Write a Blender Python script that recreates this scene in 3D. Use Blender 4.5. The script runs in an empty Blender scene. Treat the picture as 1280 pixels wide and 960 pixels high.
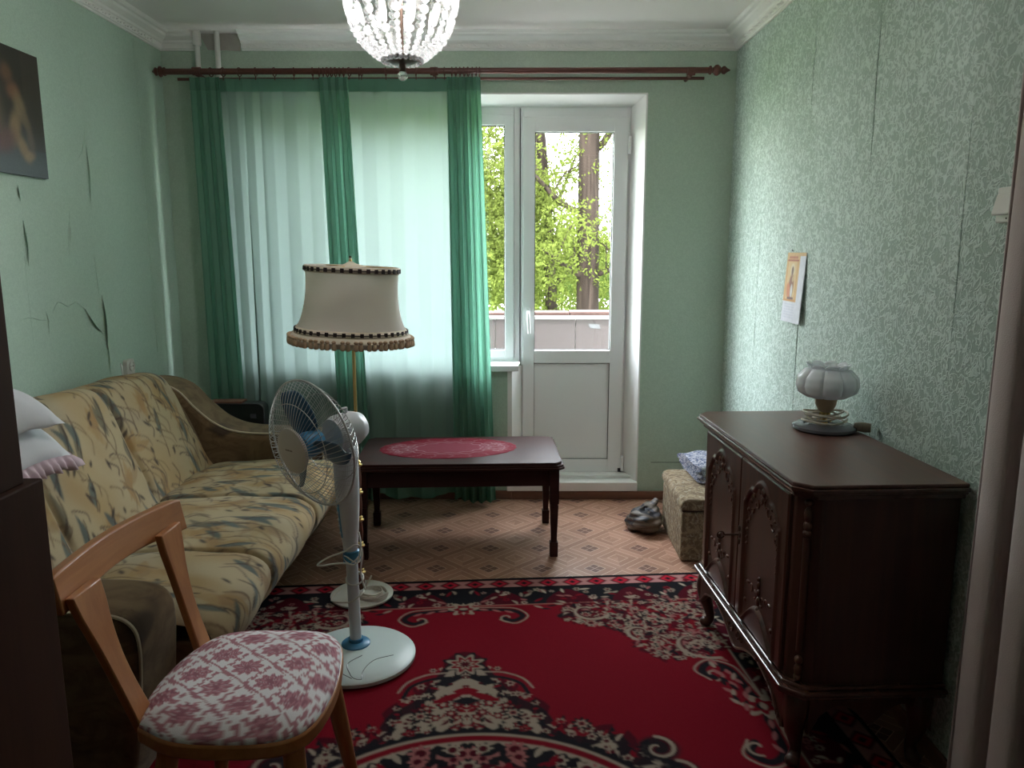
import bpy, bmesh, math, random
import numpy as np
from mathutils import Vector, Matrix
PI = math.pi
rnd = random.Random(7)
S = bpy.context.scene
COL = S.collection

# ------------------------------------------------------------------ camera, sky, sun, exposure
cam_d = bpy.data.cameras.new('camera')
cam_d.sensor_fit = 'HORIZONTAL'; cam_d.sensor_width = 36.0
cam_d.lens = 961.0 / 1280.0 * 36.0
cam_d.clip_start = 0.02
cam = bpy.data.objects.new('camera', cam_d); COL.objects.link(cam)
cam.location = (0, 0, 1.416)
cam.rotation_euler = (PI/2 - math.atan(166/961), 0, 0)
S.camera = cam

w = bpy.data.worlds.new('sky'); S.world = w; w.use_nodes = True
nt = w.node_tree; nt.nodes.clear()
out = nt.nodes.new('ShaderNodeOutputWorld'); bg = nt.nodes.new('ShaderNodeBackground')
sky = nt.nodes.new('ShaderNodeTexSky'); sky.sky_type = 'NISHITA'; sky.sun_disc = False
sky.sun_elevation = math.radians(58); sky.sun_rotation = math.radians(200); sky.dust_density = 3.0; sky.air_density = 1.0
mx = nt.nodes.new('ShaderNodeMix'); mx.data_type = 'RGBA'; mx.inputs[0].default_value = 0.75
sc_ = nt.nodes.new('ShaderNodeVectorMath'); sc_.operation = 'SCALE'; sc_.inputs['Scale'].default_value = 0.34
nt.links.new(sky.outputs[0], sc_.inputs[0]); nt.links.new(sc_.outputs[0], mx.inputs[6])
mx.inputs[7].default_value = (1.0, .985, .965, 1)
nt.links.new(mx.outputs[2], bg.inputs[0]); bg.inputs[1].default_value = 17.0
nt.links.new(bg.outputs[0], out.inputs[0])

sd = bpy.data.lights.new('sun', 'SUN'); sd.energy = 5.0; sd.angle = math.radians(0.6); sd.color = (1.0, 0.95, 0.86)
sun = bpy.data.objects.new('sun', sd); COL.objects.link(sun)
sun.rotation_euler = Vector((0.25, 0.75, -1.25)).to_track_quat('-Z', 'Y').to_euler()

def portal(x0, x1, z0, z1, y):
    d = bpy.data.lights.new('window_portal', 'AREA'); d.shape = 'RECTANGLE'
    d.size = x1-x0; d.size_y = z1-z0; d.cycles.is_portal = True
    o = bpy.data.objects.new('window_portal', d); COL.objects.link(o)
    o.location = ((x0+x1)/2, y, (z0+z1)/2); o.rotation_euler = (-PI/2, 0, 0)
portal(-1.38, 0.66, 0.80, 2.2, 4.56)

vs = S.view_settings
vs.view_transform = 'Standard'; vs.look = 'None'; vs.gamma = 1.0; vs.use_curve_mapping = False
vs.exposure = 0.82
cy = S.cycles
cy.max_bounces = 14; cy.diffuse_bounces = 8; cy.transmission_bounces = 10; cy.glossy_bounces = 5
cy.transparent_max_bounces = 32; cy.sample_clamp_indirect = 6.0; cy.caustics_reflective = False; cy.caustics_refractive = False
cy.blur_glossy = 0.5

# ------------------------------------------------------------------ helpers: meshes
class B:
    """collects shapes; obj() links them as ONE mesh object"""
    def __init__(s): s.v = []; s.f = []
    def add(s, vs_, fs):
        o = len(s.v); s.v.extend([tuple(p) for p in vs_]); s.f.extend([tuple(i+o for i in q) for q in fs]); return s
    def box(s, x0, x1, y0, y1, z0, z1):
        return s.add([(x0,y0,z0),(x1,y0,z0),(x1,y1,z0),(x0,y1,z0),(x0,y0,z1),(x1,y0,z1),(x1,y1,z1),(x0,y1,z1)],
              [(3,2,1,0),(4,5,6,7),(0,1,5,4),(1,2,6,5),(2,3,7,6),(3,0,4,7)])
    def prism(s, poly, h0, h1, fn=lambda a,b,h: (a,b,h)):
        n = len(poly); vv = [fn(a,b,h0) for a,b in poly] + [fn(a,b,h1) for a,b in poly]
        ff = [tuple(range(n))[::-1], tuple(range(n,2*n))] + [(i,(i+1)%n,n+(i+1)%n,n+i) for i in range(n)]
        return s.add(vv, ff)
    def tube(s, path, rad, n=8, cap=True, closed=False, flat=None):
        P = [Vector(p) for p in path]; m = len(P)
        R = rad if hasattr(rad, '__len__') else [rad]*m
        T = []
        for i in range(m):
            a = P[(i-1)%m] if (closed or i>0) else P[i]; b = P[(i+1)%m] if (closed or i<m-1) else P[i]
            t = (b-a); T.append(t.normalized() if t.length>1e-9 else Vector((0,0,1)))
        up = Vector((0,0,1)) if abs(T[0].z)<0.9 else Vector((1,0,0))
        N = (up - T[0]*up.dot(T[0])).normalized()
        vv = []
        for i in range(m):
            N = (N - T[i]*N.dot(T[i])); N = N.normalized() if N.length>1e-6 else T[i].orthogonal().normalized()
            Bn = T[i].cross(N)
            for k in range(n):
                a = 2*PI*k/n
                fl = flat if flat else 1.0
                vv.append(P[i] + N*(math.cos(a)*R[i]*fl) + Bn*(math.sin(a)*R[i]))
        ff = []
        for i in range(m if closed else m-1):
            j = (i+1)%m
            for k in range(n):
                ff.append((i*n+k, i*n+(k+1)%n, j*n+(k+1)%n, j*n+k))
        if cap and not closed:
            ff.append(tuple(range(n))[::-1]); ff.append(tuple(range((m-1)*n, m*n)))
        return s.add(vv, ff)
    def lathe(s, prof, n=24, c=(0,0,0), M=None, fr=None, a0=0.0):
        vv = []; m = len(prof)
        for r, z in prof:
            for k in range(n):
                a = a0 + 2*PI*k/n; rr = r*(fr(a, z) if fr else 1.0)
                p = Vector((rr*math.cos(a), rr*math.sin(a), z))
                if M: p = M @ p
                vv.append(p + Vector(c))
        ff = []
        for i in range(m-1):
            for k in range(n):
                ff.append((i*n+k, i*n+(k+1)%n, (i+1)*n+(k+1)%n, (i+1)*n+k))
        if prof[0][0] > 1e-6: ff.append(tuple(range(n))[::-1])
        if prof[-1][0] > 1e-6: ff.append(tuple(range((m-1)*n, m*n)))
        return s.add(vv, ff)
    def ball(s, c, r, nu=12, nv=8, M=None):
        rr = r if hasattr(r,'__len__') else (r,r,r)
        vv = []; ff = []
        for i in range(nv+1):
            t = PI*i/nv
            for k in range(nu):
                a = 2*PI*k/nu
                p = Vector((rr[0]*math.sin(t)*math.cos(a), rr[1]*math.sin(t)*math.sin(a), -rr[2]*math.cos(t)))
                if M: p = M @ p
                vv.append(p + Vector(c))
        for i in range(nv):
            for k in range(nu):
                ff.append((i*nu+k, i*nu+(k+1)%nu, (i+1)*nu+(k+1)%nu, (i+1)*nu+k))
        return s.add(vv, ff)
    def surf(s, fn, nu, nv, cu=False, cv=False):
        """grid surface fn(u,v) with u,v in 0..1"""
        a = nu if cu else nu+1; b = nv if cv else nv+1
        vv = [fn(i/nu, j/nv) for i in range(a) for j in range(b)]
        ff = [(i*b+j, ((i+1)%a)*b+j, ((i+1)%a)*b+(j+1)%b, i*b+(j+1)%b) for i in range(nu) for j in range(nv)]
        return s.add(vv, ff)
    def mesh(s, name, m, smooth=None, clean=True):
        me = bpy.data.meshes.new(name); me.from_pydata(s.v, [], s.f)
        if clean:
            bm = bmesh.new(); bm.from_mesh(me)
            bmesh.ops.remove_doubles(bm, verts=bm.verts, dist=1e-6)
            bmesh.ops.recalc_face_normals(bm, faces=bm.faces)
            bm.to_mesh(me); bm.free()
        if m: me.materials.append(m)
        if smooth:
            me.polygons.foreach_set('use_smooth', [True]*len(me.polygons))
            me.set_sharp_from_angle(angle=math.radians(smooth))
        me.update(); return me
    def obj(s, name, m, parent=None, smooth=None, bevel=0, clean=True):
        return link(name, s.mesh(name, m, smooth, clean), parent, bevel)

def link(name, me, parent=None, bevel=0):
    o = bpy.data.objects.new(name, me); COL.objects.link(o)
    if parent: o.parent = parent
    if bevel:
        b = o.modifiers.new('bevel', 'BEVEL'); b.width = bevel; b.segments = 2; b.limit_method = 'ANGLE'; b.angle_limit = math.radians(40)
    return o
def tag(o, label, cat, group=None, kind=None):
    o['label'] = label; o['category'] = cat
    if group: o['group'] = group
    if kind: o['kind'] = kind
    return o
def thing(name, label, cat, loc=(0,0,0), rotz=0, group=None):
    o = bpy.data.objects.new(name, None); COL.objects.link(o); o.empty_display_size = 0.05
    o.location = loc; o.rotation_euler = (0,0,rotz)
    return tag(o, label, cat, group)
def struct(o): o['kind'] = 'structure'; return o
def sempty(name):
    o = bpy.data.objects.new(name, None); COL.objects.link(o); o.empty_display_size = 0.05; return struct(o)
def bx(x0,x1,y0,y1,z0,z1): return B().box(x0,x1,y0,y1,z0,z1)
def fast_grid(name, pos, nu, nv, cols, mat, parent=None, smooth=True):
    """pos: (nu*nv,3) array, row-major; vertex colours cols"""
    me = bpy.data.meshes.new(name); n = nu*nv
    me.vertices.add(n); me.vertices.foreach_set('co', np.asarray(pos, dtype=np.float32).ravel())
    i, j = np.meshgrid(np.arange(nu-1), np.arange(nv-1), indexing='ij')
    q = np.stack([i*nv+j, (i+1)*nv+j, (i+1)*nv+j+1, i*nv+j+1], -1).reshape(-1,4)
    nf = len(q)
    me.loops.add(nf*4); me.loops.foreach_set('vertex_index', q.ravel().astype(np.int32))
    me.polygons.add(nf); me.polygons.foreach_set('loop_start', (np.arange(nf)*4).astype(np.int32))
    me.polygons.foreach_set('use_smooth', np.full(nf, smooth))
    me.update(calc_edges=True)
    setcol(me, cols)
    me.materials.append(mat)
    return link(name, me, parent)
def setcol(me, cols):
    a = me.color_attributes.new('Col', 'FLOAT_COLOR', 'POINT')
    c = np.ones((len(me.vertices),4), dtype=np.float32); c[:,:3] = np.asarray(cols).reshape(-1,3)
    a.data.foreach_set('color', c.ravel())
def arc(n, a0, a1, r, c=(0,0)): return [(c[0]+r*math.cos(a0+(a1-a0)*i/n), c[1]+r*math.sin(a0+(a1-a0)*i/n)) for i in range(n+1)]
def spline(pts, n=8):
    P = [Vector(p) for p in pts]; P = [P[0]*2-P[1]] + P + [P[-1]*2-P[-2]]; o = []
    for i in range(1, len(P)-2):
        for k in range(n):
            t = k/n; a,b,c,d = P[i-1],P[i],P[i+1],P[i+2]
            o.append(0.5*((2*b)+(c-a)*t+(2*a-5*b+4*c-d)*t*t+(3*b-a-3*c+d)*t**3))
    o.append(P[-2]); return o
def sstep(a, b, x):
    t = np.clip((x-a)/(b-a), 0, 1); return t*t*(3-2*t)

# ------------------------------------------------------------------ helpers: materials
class NT:
    def __init__(s, name):
        s.m = bpy.data.materials.new(name); s.m.use_nodes = True; s.t = s.m.node_tree; s.t.nodes.clear()
        s.o = s.t.nodes.new('ShaderNodeOutputMaterial')
    def n(s, typ, ins=None, **kw):
        q = s.t.nodes.new('ShaderNode'+typ)
        for k,v in kw.items(): setattr(q, k, v)
        for k,v in (ins or {}).items(): s.put(q.inputs[k], v)
        return q
    def put(s, sock, v):
        if isinstance(v, bpy.types.NodeSocket): s.t.links.new(v, sock)
        elif isinstance(v, (tuple,list)) and len(v)==3 and sock.type=='RGBA': sock.default_value = (*v,1)
        else: sock.default_value = v
    def math(s, op, a, b=0.0, c=0.0):
        q = s.t.nodes.new('ShaderNodeMath'); q.operation = op
        s.put(q.inputs[0],a); s.put(q.inputs[1],b); s.put(q.inputs[2],c); return q.outputs[0]
    def mix(s, f, a, b, mode='MIX'):
        q = s.t.nodes.new('ShaderNodeMix'); q.data_type='RGBA'; q.blend_type = mode
        s.put(q.inputs[0],f); s.put(q.inputs[6],a); s.put(q.inputs[7],b); return q.outputs[2]
    def ramp(s, f, a, b):
        return s.n('MapRange', {0:f, 1:a, 2:b}, interpolation_type='SMOOTHSTEP').outputs[0]
    def co(s, scale=(1,1,1), kind='Object', rot=(0,0,0)):
        c = s.n('TexCoord'); mp = s.n('Mapping', {'Scale':scale, 'Rotation':rot}); s.t.links.new(c.outputs[kind], mp.inputs[0]); return mp.outputs[0]
    def noise(s, vec, scale, detail=2.0, rough=0.5, dist=0.0):
        return s.n('TexNoise', {'Vector':vec,'Scale':scale,'Detail':detail,'Roughness':rough,'Distortion':dist}).outputs[0]
    def bump(s, h, strength=0.3, dist=0.002):
        return s.n('Bump', {'Height':h,'Strength':strength,'Distance':dist}).outputs[0]
    def bsdf(s, col, rough=0.5, metal=0.0, spec=0.5, normal=None, **kw):
        q = s.n('BsdfPrincipled', {'Base Color':col,'Roughness':rough,'Metallic':metal,'Specular IOR Level':spec})
        if normal is not None: s.put(q.inputs['Normal'], normal)
        for k,v in kw.items(): s.put(q.inputs[k.replace('_',' ')], v)
        return q.outputs[0]
    def done(s, sh): s.t.links.new(sh, s.o.inputs[0]); return s.m
def plain(name, col, rough=0.5, metal=0.0, spec=0.5, var=0.08, vs_=18.0, bump=0.0):
    q = NT(name); v = q.co(); n = q.noise(v, vs_, 3)
    c2 = tuple(c*(1-var) for c in col); c1 = tuple(min(1,c*(1+var)) for c in col)
    nb = q.bump(q.noise(v, vs_*6, 2), bump, 0.002) if bump else None
    return q.done(q.bsdf(q.mix(n, c2, c1), rough, metal, spec, nb))
def wood(name, c1, c2, axis='y', rough=0.4, scale=14.0, spec=0.5, coat=0.0):
    q = NT(name); k = {'x':(.07,1,1),'y':(1,.07,1),'z':(1,1,.07)}[axis]
    v = q.co(k); n = q.noise(v, scale, 5, .6, 1.2); f = q.noise(v, scale*7, 2)
    c = q.mix(q.ramp(n,.3,.7), c1, c2); c = q.mix(q.math('MULTIPLY', f, .35), c, tuple(x*.6 for x in c1))
    r = q.math('ADD', q.math('MULTIPLY', n, .15), rough-.07)
    return q.done(q.bsdf(c, r, 0, spec, q.bump(f,.08,.001), Coat_Weight=coat, Coat_Roughness=.15))
def attr_mat(name, rough=0.85, bump=0.25, bs=350.0, spec=0.2, sheen=0.0, mul=(1,1,1)):
    q = NT(name); a = q.n('VertexColor', layer_name='Col'); v = q.co()
    n = q.noise(v, bs, 2)
    c = q.mix(1.0, a.outputs[0], q.mix(n, tuple(.85*m for m in mul), tuple(1.12*m for m in mul)), 'MULTIPLY')
    return q.done(q.bsdf(c, rough, 0, spec, q.bump(n,bump,.002), Sheen_Weight=sheen))
def wallpaper(name, dark, light, scale, strength):
    q = NT(name); v = q.co()
    n = q.noise(v, scale, 1.5, .5, 0.9)
    band = q.math('SUBTRACT', 1.0, q.ramp(q.math('ABSOLUTE', q.math('SUBTRACT', n, .5)), .01, .085))
    n2 = q.noise(v, scale*1.7, 2, .5, 1.5); band = q.math('MAXIMUM', band, q.math('MULTIPLY', q.ramp(n2,.55,.68), .8))
    big = q.noise(v, 2.2, 3); c = q.mix(q.math('MULTIPLY', band, .85), dark, light)
    c = q.mix(q.math('MULTIPLY', big, .25), c, tuple(x*.8 for x in dark))
    return q.done(q.bsdf(c, q.math('SUBTRACT', .62, q.math('MULTIPLY', band, .15)), 0, .4, q.bump(band, strength, .003)))

M = {}
M['paper_r'] = wallpaper('wallpaper_swirl', (.37,.47,.415), (.66,.77,.71), 36, .6)
M['paper_l'] = wallpaper('wallpaper_fine', (.44,.575,.485), (.49,.63,.53), 70, .22)
M['paper_b'] = wallpaper('wallpaper_fine_back', (.44,.54,.45), (.49,.60,.50), 60, .2)
M['chip'] = plain('chipped_plaster_wall', (.40,.37,.34), .9, var=.2)
M['seam'] = plain('plaster_under_paper', (.16,.19,.16), .9)
M['ceil'] = plain('ceiling_paint', (.86,.82,.81), .38, spec=.5, var=.03, vs_=3)
M['cornice'] = plain('foam_cornice', (.84,.83,.81), .55, var=.04, bump=.15)
M['white'] = plain('white_plaster', (.84,.83,.82), .6, var=.06, vs_=6, bump=.1)
M['pvc'] = plain('white_pvc', (.88,.89,.90), .3, var=.02, vs_=4)
M['gasket'] = plain('black_rubber', (.03,.03,.035), .6)
M['pipe'] = plain('white_pipe_paint', (.72,.72,.69), .35)
M['rodwood'] = wood('rod_wood', (.085,.026,.018), (.13,.042,.03), 'x', .35)
M['skirt'] = wood('skirting_wood', (.16,.07,.045), (.24,.11,.07), 'x', .5)
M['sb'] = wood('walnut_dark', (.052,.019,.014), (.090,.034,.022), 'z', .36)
M['sbgloss'] = wood('walnut_polished_edge', (.06,.024,.018), (.10,.04,.028), 'y', .2, spec=.8)
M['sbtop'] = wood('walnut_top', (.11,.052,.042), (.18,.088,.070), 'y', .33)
M['sbpanel'] = wood('walnut_veneer', (.085,.033,.018), (.16,.062,.032), 'z', .34)
M['sbcarve'] = wood('walnut_carved', (.085,.036,.024), (.15,.062,.04), 'z', .28)
M['tablew'] = wood('mahogany_table', (.030,.011,.010), (.055,.02,.017), 'x', .45, spec=.14)
M['oak'] = wood('oak_varnished', (.38,.135,.042), (.52,.22,.078), 'y', .36)
M['oakz'] = wood('oak_varnished_slat', (.38,.135,.042), (.52,.22,.078), 'z', .36)
M['cab'] = wood('cabinet_veneer', (.036,.012,.006), (.055,.020,.010), 'z', .6, spec=.12)
M['brass'] = plain('brass', (.70,.50,.20), .28, metal=1, var=.1)
M['bronze'] = plain('dark_bronze', (.09,.06,.045), .42, metal=.8)
M['lampwood'] = wood('lamp_pole_wood', (.10,.03,.015), (.16,.05,.025), 'z', .3)
M['fanw'] = plain('fan_plastic', (.62,.63,.66), .35, var=.03)
M['fanbase'] = plain('fan_base_plastic', (.60,.67,.66), .4, var=.03)
M['fanhub'] = plain('fan_hub_cap', (.55,.50,.46), .4, var=.03)
M['fanblue'] = plain('fan_blue', (.045,.22,.40), .35, var=.06)
M['blade'] = plain('fan_blade_blue', (.022,.085,.155), .35, var=.06)
M['wire'] = plain('grille_wire', (.46,.46,.45), .4, metal=.3, var=.03)
M['cord'] = plain('white_cord', (.68,.66,.60), .5)
M['cordw'] = plain('cream_cord', (.58,.53,.45), .5)
M['black'] = plain('black_leatherette', (.014,.018,.017), .4, bump=.1)
M['switch'] = plain('switch_plastic', (.70,.68,.63), .3, var=.02)
M['lampbase'] = plain('grey_lamp_base', (.10,.10,.115), .25)
M['ivory'] = plain('ivory_enamel', (.62,.62,.55), .4)
M['shadecloth'] = plain('shade_cloth', (.60,.56,.50), .8, var=.06, vs_=10, bump=.15)
M['braid_l'] = plain('braid_cream', (.62,.54,.43), .8)
M['braid_d'] = plain('braid_brown', (.022,.012,.012), .8)
M['tassel'] = plain('tassel_yarn', (.50,.35,.23), .9, var=.25, vs_=60, bump=.4)
M['concrete'] = plain('pink_render', (.047,.036,.0355), .8, var=.1, vs_=5, bump=.2)
M['coping'] = plain('white_coping', (.13,.125,.12), .6)
M['redtile'] = plain('red_coping', (.05,.021,.016), .7, var=.2)
M['greyc'] = plain('grey_concrete', (.62,.58,.55), .9, var=.15, vs_=4)
M['scrap'] = plain('dimmed_white_paper', (.085,.085,.09), .8)  # white paper, its colour lowered so outdoor light does not burn it out
M['paperw'] = plain('paper_white', (.75,.75,.78), .6, var=.02)
M['pillow'] = plain('pillow_cotton', (.66,.67,.71), .85, var=.03, bump=.1)
M['frill'] = plain('pillow_frill', (.60,.46,.52), .85, var=.1)
M['piping'] = plain('cream_piping', (.55,.47,.34), .8)
M['steel'] = plain('steel', (.5,.5,.5), .35, metal=1)
M['ground'] = plain('grass_ground', (.10,.16,.04), .95, var=.3, vs_=1.5)

def glass_pane():
    q = NT('window_glass'); t = q.n('BsdfTransparent', {'Color':(.96,.98,.97)}); g = q.n('BsdfGlossy', {'Color':(1,1,1),'Roughness':.02})
    m_ = q.n('MixShader', {0:.05, 1:t.outputs[0], 2:g.outputs[0]}); return q.done(m_.outputs[0])
M['glass'] = glass_pane()
def curtain_mat(name, tl, tr, df, ftrans=.30, fdiff=.30):
    q = NT(name); v = q.co((1,1,1)); n = q.noise(v, 9, 2)
    wv = q.noise(q.co((420,420,420)), 1.0, 1)
    tc = q.n('BsdfTranslucent', {'Color':q.mix(n, tuple(c*.94 for c in tl), tl)})
    d = q.n('BsdfDiffuse', {'Color':df}); a = q.n('BsdfTransparent', {'Color':tr})
    m1 = q.n('MixShader', {0:fdiff, 1:tc.outputs[0], 2:d.outputs[0]})
    m2 = q.n('MixShader', {0:q.math('ADD', ftrans*.8, q.math('MULTIPLY', wv, ftrans*.4)), 1:m1.outputs[0], 2:a.outputs[0]}); return q.done(m2.outputs[0])
M['tulle'] = curtain_mat('white_green_tulle', (.152,.190,.178), (.70,.93,.84), (.40,.60,.51), .004, .30)
M['drape'] = curtain_mat('green_voile', (.13,.30,.22), (.30,.70,.50), (.27,.50,.385), .006, .42)
M['tulle_hem'] = curtain_mat('green_voile_tape', (.075,.18,.13), (.3,.7,.5), (.22,.45,.34), .003, .5)
def crystal():
    q = NT('cut_crystal')
    g = q.n('BsdfGlass', {'Color':(1,1,1),'Roughness':.03,'IOR':1.5}); t = q.n('BsdfTranslucent', {'Color':(.95,.97,1)})
    gl = q.n('BsdfGlossy', {'Color':(1,1,1),'Roughness':.08})
    tr = q.n('BsdfTransparent', {'Color':(1,1,1)})
    m0 = q.n('MixShader', {0:.35, 1:g.outputs[0], 2:tr.outputs[0]})
    m1 = q.n('MixShader', {0:.20, 1:m0.outputs[0], 2:t.outputs[0]})
    m2 = q.n('MixShader', {0:.18, 1:m1.outputs[0], 2:gl.outputs[0]}); return q.done(m2.outputs[0])
M['crystal'] = crystal()
def opal():
    q = NT('opal_glass'); t = q.n('BsdfTranslucent', {'Color':(.93,.95,.97)})
    p = q.bsdf((.90,.92,.95), .18, 0, .5); m_ = q.n('MixShader', {0:.3, 1:p, 2:t.outputs[0]}); return q.done(m_.outputs[0])
M['opal'] = opal()
def shade_cloth():
    q = NT('lampshade_fabric'); v = q.co(); n = q.noise(v, 12, 3)
    p = q.bsdf(q.mix(n,(.80,.78,.74),(.88,.86,.82)), .8, 0, .2, q.bump(q.noise(v,200,2),.15,.002))
    t = q.n('BsdfTranslucent', {'Color':(.92,.87,.79)}); m_ = q.n('MixShader', {0:.5, 1:p, 2:t.outputs[0]}); return q.done(m_.outputs[0])
M['shadecloth'] = shade_cloth()
def velour():
    q = NT('portiere_cloth'); v = q.co(); n = q.noise(v, 320, 2); b = q.noise(v, 4, 3)
    c = q.mix(q.math('MULTIPLY', b, .5), (.50,.42,.40), (.37,.31,.295)); return q.done(q.bsdf(c, .85, 0, .2, q.bump(n,.4,.002), Sheen_Weight=.25))
M['velour'] = velour()
def lino():
    q = NT('lino_parquet_print'); g = q.n('NewGeometry').outputs['Position']
    sp = q.n('SeparateXYZ', {0:g}); P_ = .24
    X = q.math('DIVIDE', q.math('ADD', sp.outputs[0], 10.067), P_); Y = q.math('DIVIDE', q.math('ADD', sp.outputs[1], 10.03), P_)
    a = q.math('ADD', X, Y); b = q.math('SUBTRACT', X, Y)            # rotated by 45 degrees
    fx = q.math('ABSOLUTE', q.math('SUBTRACT', q.math('FRACT', X), .5)); fy = q.math('ABSOLUTE', q.math('SUBTRACT', q.math('FRACT', Y), .5))
    dd = q.math('ADD', fx, fy)                                      # 0 in the node, 1 half way
    node = q.math('LESS_THAN', dd, .20)
    # plank direction flips from quadrant to quadrant
    qx = q.math('LESS_THAN', q.math('FRACT', X), .5); qy = q.math('LESS_THAN', q.math('FRACT', Y), .5)
    flip = q.math('ABSOLUTE', q.math('SUBTRACT', qx, qy))
    run = q.math('ADD', q.math('MULTIPLY', flip, b), q.math('MULTIPLY', q.math('SUBTRACT', 1.0, flip), a))
    pl = q.math('MULTIPLY', run, 5.0); fr = q.math('FRACT', pl); idx = q.math('FLOOR', pl)
    wn = q.n('TexWhiteNoise', {'W':idx}, noise_dimensions='1D').outputs[0]
    edge = q.math('LESS_THAN', fr, .09)
    grain = q.noise(q.co((1,1,1)), 90, 3)
    c = q.mix(wn, (.31,.155,.10), (.46,.255,.175)); c = q.mix(q.math('MULTIPLY', grain, .3), c, (.24,.115,.075))
    c = q.mix(q.math('MULTIPLY', edge, .8), c, (.70,.50,.38))
    na = q.math('FRACT', q.math('ADD', q.math('MULTIPLY', a, 5.0), 0.0)); nb_ = q.math('FRACT', q.math('MULTIPLY', b, 5.0))
    ne = q.math('MAXIMUM', q.math('LESS_THAN', na, .1), q.math('LESS_THAN', nb_, .1))
    nc = q.mix(ne, (.15,.06,.042), (.50,.33,.25))
    c = q.mix(node, c, nc)
    return q.done(q.bsdf(c, q.math('ADD', .33, q.math('MULTIPLY', grain, .15)), 0, .45))
M['lino'] = lino()
def leaf_mat(name, c, t):
    q = NT(name); v = q.co(); n = q.noise(v, 1.3, 3); n2 = q.noise(v, 14, 1)
    cc = q.mix(q.ramp(n,.3,.7), tuple(x*.7 for x in c), c); cc = q.mix(q.math('MULTIPLY', n2, .5), cc, tuple(x*1.3 for x in c))
    d = q.n('BsdfDiffuse', {'Color':cc}); tt = q.n('BsdfTranslucent', {'Color':t}); m_ = q.n('MixShader', {0:.45, 1:d.outputs[0], 2:tt.outputs[0]}); return q.done(m_.outputs[0])
M['leaf1'] = leaf_mat('leaf_bright', (.062,.080,.018), (.085,.105,.022))
M['leaf2'] = leaf_mat('leaf_mid', (.045,.068,.018), (.065,.085,.02))
M['bark'] = wood('bark', (.008,.006,.005), (.026,.0195,.016), 'z', .95, 11.0, .05)

def bulb_glow():
    q = NT('lit_bulb'); return q.done(q.n('Emission', {'Color':(1.0,.96,.93), 'Strength':230.0}).outputs[0])
M['bulb'] = bulb_glow()

# ================================================================== the setting
XL, XR, YB, YN, ZC = -1.855, 1.19, 4.29, -0.7, 2.54
floor = struct(bx(XL-.2, XR+.2, YN-.2, 4.55, -.12, 0).obj('floor', M['lino']))
ceil = struct(bx(XL-.2, XR+.2, YN-.2, 4.55, ZC, ZC+.2).obj('ceiling', M['ceil']))
struct(bx(XL-.2, XR+.2, YN-.2, YN, 0, ZC).obj('wall_front', M['paper_l']))
b = B()
b.prism([(XL-.2,YB),(-1.5,YB),(-1.40,4.42),(-1.40,4.55),(XL-.2,4.55)], 0, ZC)
b.prism([(.715,YB),(XR+.2,YB),(XR+.2,4.55),(.66,4.55),(.66,4.42)], 0, ZC)
b.prism([(YB,2.24),(4.42,2.2),(4.55,2.2),(4.55,ZC),(YB,ZC)], -1.5, .715, lambda a,c,h: (h,a,c))
b.prism([(-1.5,YB),(-.02,YB),(.055,4.42),(.055,4.55),(-1.5,4.55)], 0, .765)
b.box(-.02, .72, YB, 4.55, 0, .05)
wall_back = struct(b.obj('wall_back', M['paper_b']))
# a horizontal paper joint low on the back wall, right of the door
bx(.80, 1.19, YB-.0015, YB+.001, .215, .219).obj('paper_edge', M['seam'], wall_back)

def strips(name, x, seams, mat, side, jit):
    wl = struct(bx(min(x, x+side*.2), max(x, x+side*.2), YN, 4.55 if False else YB, 0, ZC).obj(name, M['seam']))
    r = random.Random(3)
    for a, c in zip(seams[:-1], seams[1:]):
        n = 22; rows = []
        for k in range(n+1):
            z = ZC*k/n
            rows.append((a + abs(r.gauss(0,1))*jit*max(0,math.sin(z*5+a*9)), c - abs(r.gauss(0,1))*jit*max(0,math.sin(z*4.3+c*7)), z))
        vv = []; ff = []
        for (y0,y1,z) in rows:
            vv += [(x-side*.0025,y0,z),(x-side*.0025,y1,z),(x-side*.0001,y0,z),(x-side*.0001,y1,z)]
        for k in range(n):
            i=4*k; j=i+4
            ff += [(i,i+1,j+1,j),(i,j,j+2,i+2),(i+1,i+3,j+3,j+1)]
        B().add(vv,ff).obj('wallpaper_strip', mat, wl)
    return wl
wall_right = strips('wall_right', XR, [YN,-.09,.45,.99,1.53,2.07,2.635,3.19,3.75,YB], M['paper_r'], 1, .0042)
wall_left = strips('wall_left', XL, [YN,-.12,.40,.92,1.43,1.94,2.45,2.96,3.47,3.98,YB], M['paper_l'], -1, .0010)
# torn and lifted paper on the left wall
def flap(pts, w0, w1, curl, nm='peeling_flap'):
    P = spline([(0,y,z) for y,z in pts], 6); n = len(P)
    bb = B(); vv = []; ff = []; K = 5
    for i,p in enumerate(P):
        t = i/(n-1); wd = .6*(w0+(w1-w0)*t); wd *= max(.08, math.sin(PI*min(1,max(0,t*.94+.03))))
        for k in range(K):
            s_ = k/(K-1)
            vv.append((XL+.0035+.7*curl*math.sin(PI*t)*s_**1.6, p.y-wd*s_, p.z))
    ff = [(i*K+k,(i+1)*K+k,(i+1)*K+k+1,i*K+k+1) for i in range(n-1) for k in range(K-1)]
    o = bb.add(vv,ff).obj(nm, M['paper_l'], wall_left, smooth=60)
    md = o.modifiers.new('thick','SOLIDIFY'); md.thickness = .0012; return o
flap([(3.47,1.86),(3.475,1.74),(3.468,1.63)], .018, .018, .012)
flap([(2.965,1.66),(2.972,1.60)], .014, .014, .010)
flap([(2.975,1.53),(2.985,1.45),(2.98,1.36)], .018, .015, .012)
flap([(3.49,1.22),(3.505,1.10),(3.50,.97)], .03, .045, .022)
flap([(3.50,1.00),(3.505,.94),(3.50,.86)], .012, .012, .008)
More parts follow.
